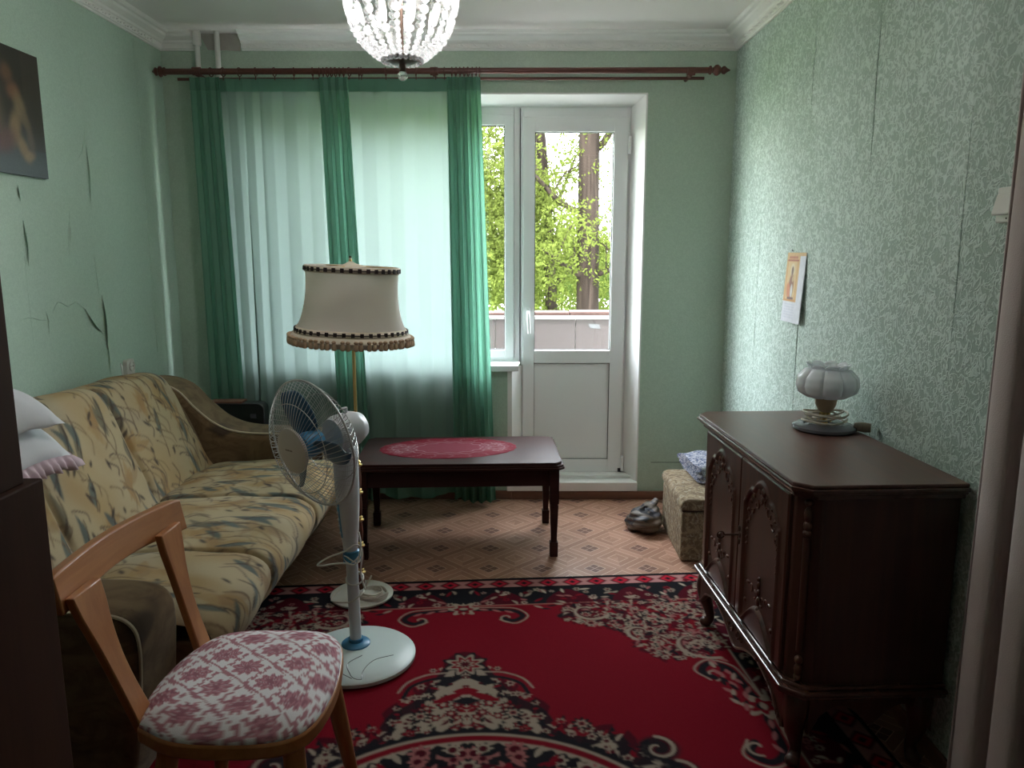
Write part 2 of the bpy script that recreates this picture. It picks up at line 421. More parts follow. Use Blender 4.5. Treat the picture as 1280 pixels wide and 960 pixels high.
flap([(3.34,1.17),(3.40,1.10),(3.475,1.045)], .018, .022, .016)
flap([(3.29,1.52),(3.28,1.45)], .010, .010, .008)
def crease(pts, r=.003):
    P = spline([(XL+.003,y,z) for y,z in pts], 8); n = len(P)
    B().tube(P, [r*max(.15,math.sin(PI*i/(n-1))) for i in range(n)], 6).obj('paper_crease', M['paper_l'], wall_left, smooth=60)
crease([(3.10,1.17),(3.15,1.21),(3.22,1.19),(3.28,1.20),(3.34,1.17)], .004)
crease([(2.86,1.15),(2.95,1.165),(3.02,1.15),(3.09,1.145)], .003)
crease([(3.06,1.18),(3.07,1.14),(3.065,1.09)], .005)
crease([(3.30,1.60),(3.27,1.48),(3.26,1.38)], .004)
crease([(3.455,1.45),(3.46,1.3),(3.468,1.2)], .003)
crease([(3.47,1.95),(3.44,1.85),(3.38,1.79)], .002)
B().box(XL, XL+.0045, 3.985, 3.995, .9, 2.44).obj('paper_crease', M['paper_l'], wall_left)

# cornice: foam moulding with an embossed leaf band
def cornice(name, prof, h0, h1, fn):
    return struct(B().prism(prof, h0, h1, fn).obj(name, M['cornice']))
pr_ = [(0,2.455),(.012,2.455),(.014,2.462),(.020,2.464),(.022,2.486),(.030,2.490),(.034,2.500),(.060,2.514),(.066,2.524),(.082,2.526),(.090,2.534),(.092,ZC+.002),(0,ZC+.002)]
c1 = cornice('trim_1', pr_, -1.42, XR, lambda a,z,h: (h, YB-a, z))
c4 = cornice('trim_2', pr_, XL, -1.66, lambda a,z,h: (h, YB-a, z))
c2 = cornice('trim_3', pr_, YN, YB, lambda a,z,h: (XL+a, h, z))
c3 = cornice('trim_4', pr_, YN, YB, lambda a,z,h: (XR-a, h, z))
def orn(parent, x0, x1, fn):
    bb = B(); x = x0+.02; k = 0
    while x < x1-.02:
        t = 1 if k%2 else -1
        bb.ball(fn(x, .0225, 2.475+.003*t), (.011,.003,.0045), 6, 4, Matrix.Rotation(.5*t,3,'Y') if parent in (c1,c4) else None)
        bb.ball(fn(x+.015, .0225, 2.475-.004*t), (.004,.003,.004), 5, 4)
        x += .034; k += 1
    o = bb.obj('ornament', M['cornice'], parent, smooth=60); o['kind'] = 'stuff'
orn(c1, -1.40, XR-.1, lambda x,a,z: (x, YB-a, z))
orn(c2, 1.5, YB-.1, lambda x,a,z: (XL+a, x, z)); orn(c3, 1.5, YB-.1, lambda x,a,z: (XR-a, x, z))
# chipped plaster where the cornice is missing by the pipes
B().prism([(-1.60,2.46),(-1.43,2.455),(-1.42,ZC),(-1.64,ZC)], YB-.006, YB+.001, lambda a,z,h: (a,h,z)).obj('bare_plaster', M['chip'], wall_back)

# skirting
struct(bx(XL, -.0, YB-.016, YB, 0, .05).obj('baseboard_back', M['skirt'], None, bevel=.004))
o = struct(bx(.0, XR, YB-.018, YB, 0, .048).obj('baseboard_back', M['skirt'], None, bevel=.004))
struct(bx(XR-.016, XR, YN, YB-.018, 0, .05).obj('baseboard_right', M['skirt'], None, bevel=.004))
struct(bx(XL, XL+.016, YN, YB-.018, 0, .05).obj('baseboard_left', M['skirt'], None, bevel=.004))

# reveals, threshold, sill
t5 = sempty('trim_5')
B().prism([(-1.5,4.287),(-1.395,4.425),(-1.402,4.425),(-1.508,4.287)], .765, 2.243).obj('reveal', M['white'], t5)
B().prism([(.715,4.287),(.657,4.425),(.664,4.425),(.724,4.287)], .05, 2.243).obj('reveal', M['white'], t5)
B().prism([(4.287,2.238),(4.425,2.197),(4.425,2.203),(4.287,2.246)], -1.505, .722, lambda a,c,h: (h,a,c)).obj('reveal', M['white'], t5)
B().prism([(-.026,4.286),(.0,4.286),(.062,4.425),(.05,4.425)], .05, .765).obj('reveal', M['white'], t5)
t6 = struct(bx(-.03, .722, 4.262, 4.44, .052, .105).obj('trim_6', M['white'], None, bevel=.004))
bx(.01, .70, 4.34, 4.43, .105, .125).obj('threshold', M['white'], t6, bevel=.003)
t7 = struct(bx(-1.54, .036, 4.235, 4.43, .765, .787).obj('trim_7', M['pvc'], None, bevel=.005))
bx(-1.54, .036, 4.233, 4.239, .755, .787).obj('sill_nose', M['pvc'], t7, bevel=.002)

# window and balcony door, white PVC
def frame4(name, x0,x1,z0,z1, wl,wr,wb,wt, y0,y1, mat, parent, bev=.004):
    bb = B().box(x0,x0+wl,y0,y1,z0,z1).box(x1-wr,x1,y0,y1,z0,z1).box(x0+wl,x1-wr,y0,y1,z0,z0+wb).box(x0+wl,x1-wr,y0,y1,z1-wt,z1)
    return bb.obj(name, mat, parent, bevel=bev)
win = sempty('window_1')
frame4('frame', -1.40, .046, .787, 2.2, .07,.035,.02,.045, 4.43,4.49, M['pvc'], win)
bx(-.975,-.90,4.43,4.49,.807,2.155).obj('mullion', M['pvc'], win, bevel=.004)
for (x0,x1,wl) in ((-1.33,-.975,.098),(-.90,.011,.05)):
    s_ = frame4('sash', x0,x1,.807,2.155, wl,.052,.047,.055, 4.415,4.47, M['pvc'], win)
    frame4('gasket', x0+wl-.002,x1-.050,.852,2.102, .006,.006,.006,.006, 4.428,4.44, M['gasket'], s_, 0)
    bx(x0+wl,x1-.052,4.436,4.440,.854,2.10).obj('pane', M['glass'], s_)
door = sempty('door_1')
frame4('frame', .046,.662,.115,2.2, .018,.022,.012,.055, 4.43,4.49, M['pvc'], door)
lf = frame4('leaf', .062,.643,.127,2.142, .065,.078,.077,.079, 4.405,4.465, M['pvc'], door)
bx(.127,.565,4.405,4.465,.777,.852).obj('mid_rail', M['pvc'], lf, bevel=.004)
frame4('gasket', .125,.567,.850,2.065, .006,.006,.006,.006, 4.42,4.43, M['gasket'], lf, 0)
frame4('gasket', .125,.567,.202,.779, .004,.005,.004,.005, 4.412,4.43, M['gasket'], lf, 0)
bx(.127,.565,4.428,4.432,.852,2.063).obj('pane', M['glass'], lf)
bx(.129,.563,4.418,4.44,.204,.777).obj('panel', M['pvc'], lf)
hd = B().box(.079,.105,4.393,4.405,1.02,1.10).obj('handle', M['pvc'], door, bevel=.004)
B().tube([(.092,4.397,1.075),(.092,4.372,1.075),(.093,4.362,1.06),(.095,4.358,1.0),(.098,4.358,.955)], [.008,.008,.009,.009,.008], 8).obj('lever', M['pvc'], hd, smooth=50)
for z in (.17,1.98): B().tube([(.650,4.398,z-.035),(.650,4.398,z+.06)], .009, 10).obj('hinge', M['pvc'], door, smooth=50)
bx(.625,.648,4.400,4.406,.128,.150).obj('hinge_screw_plate', M['gasket'], door)
bx(.044,.048,4.424,4.43,.13,2.19).obj('joint', M['gasket'], door)

# balcony
fb = struct(bx(-3, 3, 4.55, 5.62, -.2, -.05).obj('floor_balcony', M['greyc']))
wb = sempty('wall_balcony')
xs = [-2.9,-1.95,-1.02,-.12,.455,1.32,2.2,2.9]
for a,c in zip(xs[:-1],xs[1:]): bx(a+.003,c-.003,5.50,5.56,-.05,.935).obj('panel', M['concrete'], wb)
bx(-2.9,2.9,5.52,5.55,-.05,.93).obj('backing', M['greyc'], wb)
bx(-2.9,2.9,5.485,5.575,.935,.957).obj('coping', M['coping'], wb, bevel=.004)
for k in range(14): bx(-2.9+k*.415,-2.9+k*.415+.41,5.58,5.74,.945,.978+.004*((k*7)%3)).obj('coping_tile', M['redtile'], wb, bevel=.008)
B().prism([(.545,.905),(.625,.90),(.635,.868),(.56,.872)], 5.496, 5.4995, lambda a,z,h:(a,h,z)).obj('paper_scrap', M['scrap'], wb)
struct(bx(-60,60,6.5,90,-5.2,-5).obj('ground', M['ground']))

# ---------------------------------------------------------------- trees outside
def tree(x, y, h, r0, lean, crown, nl, size, mat, label, seed, forks=()):
    r = random.Random(seed); t = thing('tree', label, 'tree', (x,y,-5), 0, 'trees beyond the balcony')
    P = spline([(0,0,0),(lean*.3,0,h*.35),(lean*.6,.1,h*.7),(lean,.1,h)], 6); n = len(P)
    B().tube(P, [r0*(1-.55*i/(n-1)) for i in range(n)], 10).obj('trunk', M['bark'], t, smooth=60)
    tips = []
    for (z, dx, dy, dz, br) in forks:
        p0 = min(P, key=lambda p: abs(p.z-z)); pts = [p0, p0+Vector((dx*.35,dy*.4,dz*.2)), p0+Vector((dx*.7,dy*.7,dz*.65)), p0+Vector((dx,dy,dz))]
        q = spline(pts, 5); B().tube(q, [br*(1-.7*i/(len(q)-1)) for i in range(len(q))], 7).obj('branch', M['bark'], t, smooth=60)
        tips += [q[-1], q[-4], q[len(q)//2]]
        for k in range(3):
            a = q[4+3*k]; c = a+Vector((r.uniform(-.5,.5),r.uniform(-.4,.4),r.uniform(-.1,.6)))
            B().tube(spline([a,(a+c)/2+Vector((0,0,.08)),c],4), br*.22, 5).obj('branch', M['bark'], t, smooth=60); tips.append(c)
    g = np.random.default_rng(seed)
    ctr = []
    for (cx,cz,rx,rz,k) in crown:
        c = g.normal(0,.5,(k,3))*np.array([rx,rx*.8,rz]) + np.array([cx,0,cz]); ctr.append(c)
    if tips: ctr.append(np.array([list(p) for p in tips]))
    ctr = np.concatenate(ctr)
    # feathery sprays: each spray is a drooping row of leaflets
    ci = g.integers(0,len(ctr),nl//12); base = ctr[ci] + g.normal(0,.16,(len(ci),3))
    d = g.normal(0,1,(len(ci),3)); d[:,2] = d[:,2]*.5-.35; d /= np.linalg.norm(d,axis=1)[:,None]
    k = np.arange(12)
    pos = base[:,None,:] + d[:,None,:]*(k*size*.55)[None,:,None] + g.normal(0,size*.28,(len(ci),12,3))
    pos = pos.reshape(-1,3); m = len(pos)
    u = g.normal(0,1,(m,3)); u /= np.linalg.norm(u,axis=1)[:,None]
    v = np.cross(u, g.normal(0,1,(m,3))); v /= np.linalg.norm(v,axis=1)[:,None]
    sz = size*g.uniform(.6,1.2,(m,1))
    q = np.stack([pos-u*sz*.55, pos+v*sz*.26, pos+u*sz*.55, pos-v*sz*.26],1).reshape(-1,3)
    me = bpy.data.meshes.new('foliage'); me.from_pydata(q.tolist(), [], np.arange(m*4).reshape(-1,4).tolist()); me.materials.append(mat)
    o = link('foliage', me, t); o['kind'] = 'stuff'; return t
tree(1.0, 10.0, 13, .19, -.05, [(-1.3,6.5,1.0,.7,26),(.7,6.2,.5,.5,9),(-1.9,7.6,.9,.6,14),(.75,7.9,.5,.35,6),(0,11,2.2,1.5,40)], 30000, .052, M['leaf1'],
     'tall tree with a straight thick trunk right of the balcony door pane', 3,
     [(7.6,.55,.1,.75,.06),(7.2,-.95,.2,.75,.05),(6.0,.8,-.2,.5,.045),(5.8,-.6,-.3,.35,.05)])
tree(.86, 11.2, 9.2, .13, -.55, [(-.6,6.3,.9,.6,24),(-.8,7.2,.6,.5,14),(.3,5.4,.7,.4,10)], 24000, .055, M['leaf1'],
     'thinner leaning tree with a forked dark trunk left of the thick trunk', 5, [(6.0,.5,.1,.5,.05),(6.4,-.6,.1,1.0,.05),(7.0,.45,0,.9,.035)])
tree(-.95, 11.5, 11, .16, -.1, [(.5,6.6,1.0,.9,34),(.5,8.1,.7,.8,18),(-.8,6.4,.9,1.2,26)], 34000, .058, M['leaf1'], 'light green leafy tree filling the narrow window pane beside the curtain', 8, [(6.4,.7,.1,1.2,.06)])
tree(2.6, 13.5, 10, .2, .2, [(-.7,6.1,1.0,.7,26),(.3,6.6,1.3,.8,24)], 22000, .07, M['leaf2'], 'darker tree low behind the thick trunk at the right of the pane', 11, [(5.6,-.7,0,.5,.05)])
tree(-3.6, 10.5, 11, .18, .2, [(.4,7.0,1.4,1.4,50),(-.5,8.2,1.2,1.0,24)], 26000, .068, M['leaf2'], 'leafy tree behind the left half of the green curtain', 12, [(6.6,.8,0,1.2,.06)])
tree(.3, 17, 10, .2, .3, [(0,5.9,3.2,.75,80),(-2.2,6.6,2.0,1.0,50)], 40000, .10, M['leaf1'], 'farthest pale green tree seen low between the trunks', 14, [(6,1.0,0,1.2,.06)])
tree(-1.9, 9.0, 12, .15, .1, [(.2,7.4,1.0,1.1,60),(-.3,8.9,.9,.9,40)], 30000, .06, M['leaf1'], 'added unseen tree dimming the sky behind the pale sheer curtain beside the door', 17, [(6.6,.6,0,1.2,.05)])  # added out of view; its dense crown dims the sky behind the sheer

# ================================================================== painter for printed and woven cloth (procedural, in metres)
class Cv:
    def __init__(s, w, h, res, base):
        s.w, s.h, s.r = w, h, res; s.nu, s.nv = int(w/res)+1, int(h/res)+1
        s.C = np.empty((s.nu, s.nv, 3)); s.C[:] = base
        s.U, s.V = np.meshgrid(np.arange(s.nu)*res, np.arange(s.nv)*res, indexing='ij')
    def win(s, u0,u1,v0,v1):
        a = max(0,int(u0/s.r)-1); b_ = min(s.nu,int(u1/s.r)+3); c = max(0,int(v0/s.r)-1); d = min(s.nv,int(v1/s.r)+3)
        return (slice(a,b_), slice(c,d)) if b_>a and d>c else None
    def put(s, sl, m, col):
        m = np.clip(m,0,1)[...,None]; s.C[sl] = s.C[sl]*(1-m) + np.asarray(col)*m
    def loc(s, u,v,r,ang):
        sl = s.win(u-r,u+r,v-r,v+r)
        if sl is None: return None
        du, dv = s.U[sl]-u, s.V[sl]-v; ca, sa = math.cos(ang), math.sin(ang)
        return sl, du*ca+dv*sa, -du*sa+dv*ca
    def ell(s, u,v,a,b_,ang,col,al=1.0,soft=.25):
        q = s.loc(u,v,max(a,b_)*1.4,ang)
        if q: sl,x,y = q; d = np.sqrt((x/a)**2+(y/b_)**2); s.put(sl, al*(1-sstep(1-soft,1+soft,d)), col)
    def leaf(s, u,v,L,W,ang,col,al=1.0,bend=0.0):
        q = s.loc(u,v,L*1.1,ang)
        if q:
            sl,x,y = q; t = np.clip(x/L,-1,1); y = y-bend*t*t*L
            s.put(sl, al*sstep(-s.r*.6,s.r*.6, W*(1-t*t)-np.abs(y))*(np.abs(x)<L), col)
    def flower(s, u,v,r,n,col,cc,al=1.0,rot=0.0,ring=None):
        q = s.loc(u,v,r*1.4,rot)
        if q:
            sl,x,y = q; d = np.hypot(x,y); th = np.arctan2(y,x); R = r*(.80+.20*np.cos(n*th))
            if ring is not None: s.put(sl, al*sstep(-s.r*.7,s.r*.7,R*1.28-d), ring)
            s.put(sl, al*sstep(-s.r*.7,s.r*.7,R-d), col); s.put(sl, al*sstep(-s.r*.6,s.r*.6,r*.42-d), cc)
    def line(s, pts, wd, col, al=1.0):
        for (a,b_) in zip(pts[:-1],pts[1:]):
            sl = s.win(min(a[0],b_[0])-wd*2,max(a[0],b_[0])+wd*2,min(a[1],b_[1])-wd*2,max(a[1],b_[1])+wd*2)
            if sl is None: continue
            dx,dy = b_[0]-a[0], b_[1]-a[1]; L2 = dx*dx+dy*dy+1e-12
            t = np.clip(((s.U[sl]-a[0])*dx+(s.V[sl]-a[1])*dy)/L2,0,1)
            d = np.hypot(s.U[sl]-a[0]-t*dx, s.V[sl]-a[1]-t*dy); s.put(sl, al*sstep(-s.r*.6,s.r*.6,wd/2-d), col)
    def curl(s, u,v,r,a0,turn,wd,col,al=1.0):
        n = 26; p = []
        for i in range(n+1):
            t = i/n; a = a0+turn*t; rr = r*(1-.78*t); p.append((u+rr*math.cos(a), v+rr*math.sin(a)))
        s.line(p, wd, col, al)
    def curve(s, pts, wd, col, al=1.0):
        s.line([(p.x,p.y) for p in spline([(a,b_,0) for a,b_ in pts],7)], wd, col, al)
    def sample(s, u, v):
        x = np.clip(np.asarray(u)/s.r,0,s.nu-1.001); y = np.clip(np.asarray(v)/s.r,0,s.nv-1.001)
        i = x.astype(int); j = y.astype(int); fx = (x-i)[...,None]; fy = (y-j)[...,None]
        return (s.C[i,j]*(1-fx)+s.C[i+1,j]*fx)*(1-fy)+(s.C[i,j+1]*(1-fx)+s.C[i+1,j+1]*fx)*fy

def w_(o):
    """the part was modelled in world coordinates: keep it there under its (unrotated) parent"""
    def wl(p): return Vector((0,0,0)) if p is None else wl(p.parent) + p.matrix_parent_inverse.translation + p.location
    t = wl(o.parent)
    o.matrix_parent_inverse = Matrix.Translation(-t); return o

# ================================================================== rug
RED=(.165,.0052,.0125); NAVY=(.012,.011,.014); CREAM=(.28,.225,.175); MAR=(.065,.005,.011); PINK=(.27,.10,.095)
def rug_canvas():
    Wd, Ld = 1.21, 1.70
    c = Cv(Wd, Ld, .004, RED); r = random.Random(21)
    U, V = c.U, c.V                                   # U: from the long axis outwards, V: from the far edge to the middle
    e = np.minimum(Wd-U, V)                           # distance to the rug's edge
    full = (slice(None),slice(None))
    c.put(full, e<.262, MAR); c.put(full, (e<.262)&(e>.108)&(np.sin(U*23+1)+np.sin(V*19)>-.4), NAVY)
    c.put(full, e<.112, NAVY); c.put(full, (e<.094)&(e>.026), (.42,.20,.19)); c.put(full, e<.024, NAVY)
    along = np.where(Wd-U < V, V, U)
    # outer strip: a chain of rosettes
    ph = (along/.105)%1-.5; ey = (e-.060)/.034
    for sc,col in ((1.0,MAR),(.72,(.45,.02,.04)),(.34,NAVY)): c.put(full, (np.abs(ey)<1)*sstep(-.15,.15,sc-(np.abs(ph)/.44+np.abs(ey)*.75)), col)
    # main border: vine with cream blossoms
    for side in (0,1):
        L = Wd if side==0 else Ld; t = .05
        while t < L-.02:
            for k in range(3):
                d = r.uniform(.125,.25); a = r.uniform(0,6.3); p = (t+r.uniform(-.03,.03), d) if side==0 else (Wd-d, t+r.uniform(-.03,.03))
                col = r.choice([CREAM,CREAM,PINK,RED,(.40,.33,.26)])
                if r.random()<.45: c.flower(p[0],p[1],r.uniform(.012,.019),r.choice([5,6,8]),col,MAR,1,a)
                else: c.leaf(p[0],p[1],r.uniform(.016,.028),.007,a,col,1,r.uniform(-.3,.3))
            t += .042
    c.put(full, (np.abs(e-.262)<.004)&(Wd-U<V), CREAM); c.put(full,(np.abs(e-.262)<.003)&(Wd-U>=V),(.30,.12,.10))
    # motifs hanging from the border
    def palmette(u,v,s,ang):
        ca,sa = math.cos(ang),math.sin(ang); q = lambda x,y: (u+(x*ca-y*sa)*s, v+(x*sa+y*ca)*s)
        for sg in (1,-1):
            c.curve([q(0,-.02),q(.05*sg,.01),q(.12*sg,.015),q(.20*sg,.03),q(.23*sg,.075),q(.19*sg,.11),q(.15*sg,.085)],.022*s,NAVY)
            c.curve([q(.05*sg,-.01),q(.12*sg,-.005),q(.21*sg,.01),q(.25*sg,.075),q(.20*sg,.13),q(.14*sg,.10)],.006*s,CREAM)
            c.curl(*q(.17*sg,.085),.035*s,1.5,4.5*sg,.007*s,CREAM)
            for k in range(3): c.leaf(*q((.08+.05*k)*sg,.012+.012*k),.022*s,.007*s,ang+r.uniform(-.6,.6),PINK)
        c.flower(*q(0,.0),.062*s,7,CREAM,MAR,1,ang); c.flower(*q(0,.004),.040*s,6,RED,NAVY,1,ang); c.leaf(*q(0,.0),.02*s,.01*s,ang,CREAM)
    palmette(0,.285,1.0,0); palmette(Wd-.28,1.02,1.15,PI/2); 
    # flowers running along the inside of the border
    for k in range(16):
        u = .30+k*.028; c.leaf(u,.285+.02*math.sin(k*1.7),.022,.007,r.uniform(-.7,.7),r.choice([CREAM,NAVY,PINK,NAVY]))
    for k in range(26):
        v = .62+k*.016; c.leaf(Wd-.31-.05*abs(math.sin(k*.9)),v,.024,.008,r.uniform(.8,2.2),r.choice([NAVY,CREAM,NAVY,PINK]))
    # corner spray: dense blossoms on dark ground fading into the red field
    def spray():
        a = r.uniform(0,PI/2); rr = math.sqrt(r.random())*(.50+.06*math.sin(7*a)); return Wd-.262-rr*math.cos(a)*1.04, .262+rr*math.sin(a)*.90
    for k in range(420):
        u,v = spray(); c.ell(u,v,r.uniform(.012,.03),r.uniform(.008,.018),r.uniform(0,3),r.choice([NAVY,MAR,MAR]),.8)
    for k in range(640):
        u,v = spray(); p = r.random()
        if p<.26: c.flower(u,v,r.uniform(.009,.015),r.choice([4,5,6]),CREAM,r.choice([MAR,NAVY]),1,r.uniform(0,6))
        elif p<.30: c.flower(u,v,r.uniform(.020,.028),9,CREAM,MAR,1,0); c.flower(u,v,.015,6,RED,NAVY)
        elif p<.72: c.leaf(u,v,r.uniform(.010,.021),r.uniform(.004,.007),r.uniform(0,6.3),r.choice([CREAM,CREAM,PINK,(.28,.22,.16)]),1,r.uniform(-.5,.5))
        else: c.leaf(u,v,.018,.007,r.uniform(0,6.3),r.choice([RED,MAR,NAVY]))
    for (u,v,R_,a0,t_) in ((Wd-.72,.335,.085,.5,4.6),(Wd-.36,.60,.13,1.2,3.2),(Wd-.55,.52,.06,2,4.4)):
        c.curl(u,v,R_,a0,t_,.014,CREAM); c.curl(u,v,R_*.72,a0+.4,t_,.007,MAR)
    # centre medallion: ogee outline on cream ground, inner disc dark
    cv = Ld
    th = np.arctan2(U, cv-V); rad = np.hypot(U, cv-V)
    prof = .66 + .14*np.cos(2*th)**2*np.cos(th) + .045*np.cos(8*th) + .16*np.exp(-(th/.17)**2) + .03*np.cos(20*th)
    c.put(full, sstep(-.006,.006,prof+.05-rad)*(np.sin(th*46)>-.2), MAR); c.put(full, sstep(-.006,.006,prof+.015-rad)*.9, NAVY)
    c.put(full, sstep(-.006,.006,prof-.05-rad+.02*np.sin(30*th)), CREAM)
    for k in range(900):
        a = r.uniform(-.05,1.62); R_ = r.uniform(.62,1.0); u = R_*math.sin(a); v = cv-R_*math.cos(a)
        lim = .66+.14*math.cos(2*a)**2*math.cos(a)+.045*math.cos(8*a)+.16*math.exp(-(a/.17)**2)
        if R_>lim+.05: continue
        p = r.random(); outer = R_>lim-.07
        if p<.16: c.flower(u,v,r.uniform(.013,.022),r.choice([5,6,8]),RED if not outer else CREAM,CREAM if not outer else MAR,1,0,NAVY if not outer else None)
        elif p<.62: c.leaf(u,v,r.uniform(.010,.022),r.uniform(.004,.008),r.uniform(0,6.3),r.choice([NAVY,RED,MAR,NAVY]) if not outer else r.choice([NAVY,CREAM,MAR,RED]),1,r.uniform(-.5,.5))
        elif not outer: c.leaf(u,v,r.uniform(.010,.02),.006,r.uniform(0,6.3),CREAM)
    for k in range(5):
        a = .2+k*.3; R_ = .72; c.flower(R_*math.sin(a),cv-R_*math.cos(a),.034,9,NAVY,CREAM); c.flower(R_*math.sin(a),cv-R_*math.cos(a),.022,6,CREAM,RED); c.flower(R_*math.sin(a),cv-R_*math.cos(a),.012,6,RED,NAVY)
    # tip palmette
    tv = cv-1.0
    for sc,col in ((.085,NAVY),(.070,CREAM),(.052,RED),(.034,CREAM),(.022,MAR)): c.flower(0,tv,sc,8,col,col,1,.39)
    for k in range(3):
        c.leaf(0,tv+.11+k*.055,.05-.006*k,.02,0,(CREAM,RED,NAVY)[k]); c.leaf(.055,tv+.10+k*.05,.06,.016,.5,(NAVY,CREAM,RED)[k])
    c.curve([(.06,tv+.05),(.13,tv+.06),(.19,tv+.10),(.22,tv+.16)],.007,CREAM); c.curve([(.05,tv+.08),(.12,tv+.09),(.18,tv+.13),(.20,tv+.19)],.014,NAVY)
    # side curls of the medallion
    for (a,R_) in ((.83,.74),(.98,.70)):
        u = R_*math.sin(a); v = cv-R_*math.cos(a); c.ell(u,v,.06,.055,0,NAVY,.95); c.curl(u,v,.055,-1.5,6.0,.012,CREAM); c.curl(u,v,.04,-1.2,5.5,.006,MAR)
    # inner disc
    for R_,col in ((.635,NAVY),(.612,CREAM),(.600,RED),(.575,CREAM),(.562,NAVY),(.47,MAR)): c.put(full, sstep(-.004,.004,R_+(.006*np.sin(90*th) if col in (NAVY,) else 0)-rad), col)
    for k in range(150):
        a = r.uniform(0,1.6); R_ = .55*math.sqrt(r.random()); u=R_*math.sin(a); v=cv-R_*math.cos(a)
        if r.random()<.4: c.flower(u,v,r.uniform(.018,.04),r.choice([5,6,8]),r.choice([CREAM,RED,PINK]),MAR)
        else: c.leaf(u,v,.03,.010,r.uniform(0,6.3),r.choice([CREAM,RED,NAVY,PINK]))
    return c
M['rug'] = attr_mat('rug_pile', .95, .5, 420, .04, .0)
rc = rug_canvas()
rug = thing('oriental_rug', 'large red oriental rug with dark floral border and cream medallion', 'rug', (-.215, 3.152, 0), math.radians(4.37))
nu, nv = 485, 700
gu = np.linspace(-1.205,1.205,nu); gv = np.linspace(0,3.40,nv)
GU, GV = np.meshgrid(gu, gv, indexing='ij'); g = np.random.default_rng(1)
zz = .009 + .0006*np.sin(GU*9+GV*4) + .0008*np.sin(GV*7)
edge = np.minimum(np.minimum(1.205-np.abs(GU), GV), 3.40-GV); zz = np.where(edge<.004, .001, zz)
cols = rc.sample(np.abs(GU), np.where(GV<1.70, GV, 3.40-GV))
fast_grid('pile', np.stack([GU,-GV,zz],-1).reshape(-1,3), nu, nv, cols.reshape(-1,3), M['rug'], rug)
bx(-1.203,1.203,-3.398,-.002,0.0005,.005).obj('backing', M['seam'], rug)

# ================================================================== sofa
FC = Cv(1.6, 1.5, .005, (.60,.49,.31)); r = random.Random(5)
for k in range(70): FC.ell(r.uniform(0,1.6),r.uniform(0,1.5),r.uniform(.06,.16),r.uniform(.03,.07),r.uniform(0,3),r.choice([(.50,.32,.13),(.58,.42,.21),(.52,.44,.32),(.64,.54,.37)]),.55,.8)
for k in range(52):
    u,v = r.uniform(0,1.6),r.uniform(0,1.5); a0 = r.uniform(.7,2.4)
    for j in range(5): FC.leaf(u+.03*math.cos(a0+j*.5),v+.05*math.sin(a0+j*.5),r.uniform(.05,.09),.02,a0+(j-2)*.42,r.choice([(.48,.30,.13),(.56,.40,.20),(.43,.29,.16)]),.6,.2)
    FC.curve([(u,v),(u+.02,v-.10),(u-.01,v-.22)],.006,(.20,.13,.08),.8)
for k in range(105):
    u,v,a = r.uniform(0,1.6),r.uniform(0,1.5),r.uniform(1.1,2.3)
    FC.leaf(u,v,r.uniform(.05,.10),r.uniform(.010,.020),a,r.choice([(.12,.16,.16),(.16,.20,.19),(.24,.22,.16)]),.9,r.uniform(-.25,.25))
    FC.curve([(u-.015,v-.06),(u+.012,v),(u+.02,v+.06)],.005,(.07,.05,.045),.9)
for k in range(260):
    u,v,a = r.uniform(0,1.6),r.uniform(0,1.5),r.uniform(.9,2.4); L = r.uniform(.05,.13)
    q = [(u,v),(u+L*.5*math.cos(a)+.02,v+L*.5*math.sin(a)),(u+L*math.cos(a+.15),v+L*math.sin(a+.15)),(u+L*1.25*math.cos(a+.32),v+L*1.2*math.sin(a+.3))]
    FC.curve(q, r.uniform(.003,.006), r.choice([(.17,.11,.07),(.28,.20,.12),(.12,.09,.08)]), .8)
for k in range(120):
    u,v = r.uniform(0,1.6),r.uniform(0,1.5); FC.leaf(u,v,r.uniform(.012,.03),.007,r.uniform(.5,2.6),(.06,.05,.05),.9)
M['sofafab'] = attr_mat('sofa_print', .9, .25, 500, .15, .05, (.72,.70,.68))
def brownfab():
    q = NT('sofa_arm_velour'); v = q.co((1,1,1.5)); n = q.noise(v, 9, 4, .6, 1.5); n2 = q.noise(v, 5, 2, .5, .5)
    c = q.mix(q.ramp(n,.35,.7),(.20,.135,.075),(.125,.08,.045)); c = q.mix(q.math('MULTIPLY', q.ramp(n2,.58,.70), .8), c, (.05,.035,.03))
    return q.done(q.bsdf(c, .9, 0, .15, q.bump(q.noise(v,400,2),.3,.002), Sheen_Weight=.1))
M['sofaarm'] = brownfab()
sofa = thing('sofa', 'cream floral sofa with sloping brown arms along the left wall', 'sofa', (-1.35, 2.75, 0))
Y0, Y1 = 1.955, 3.56; SE = (2.40, 2.98)
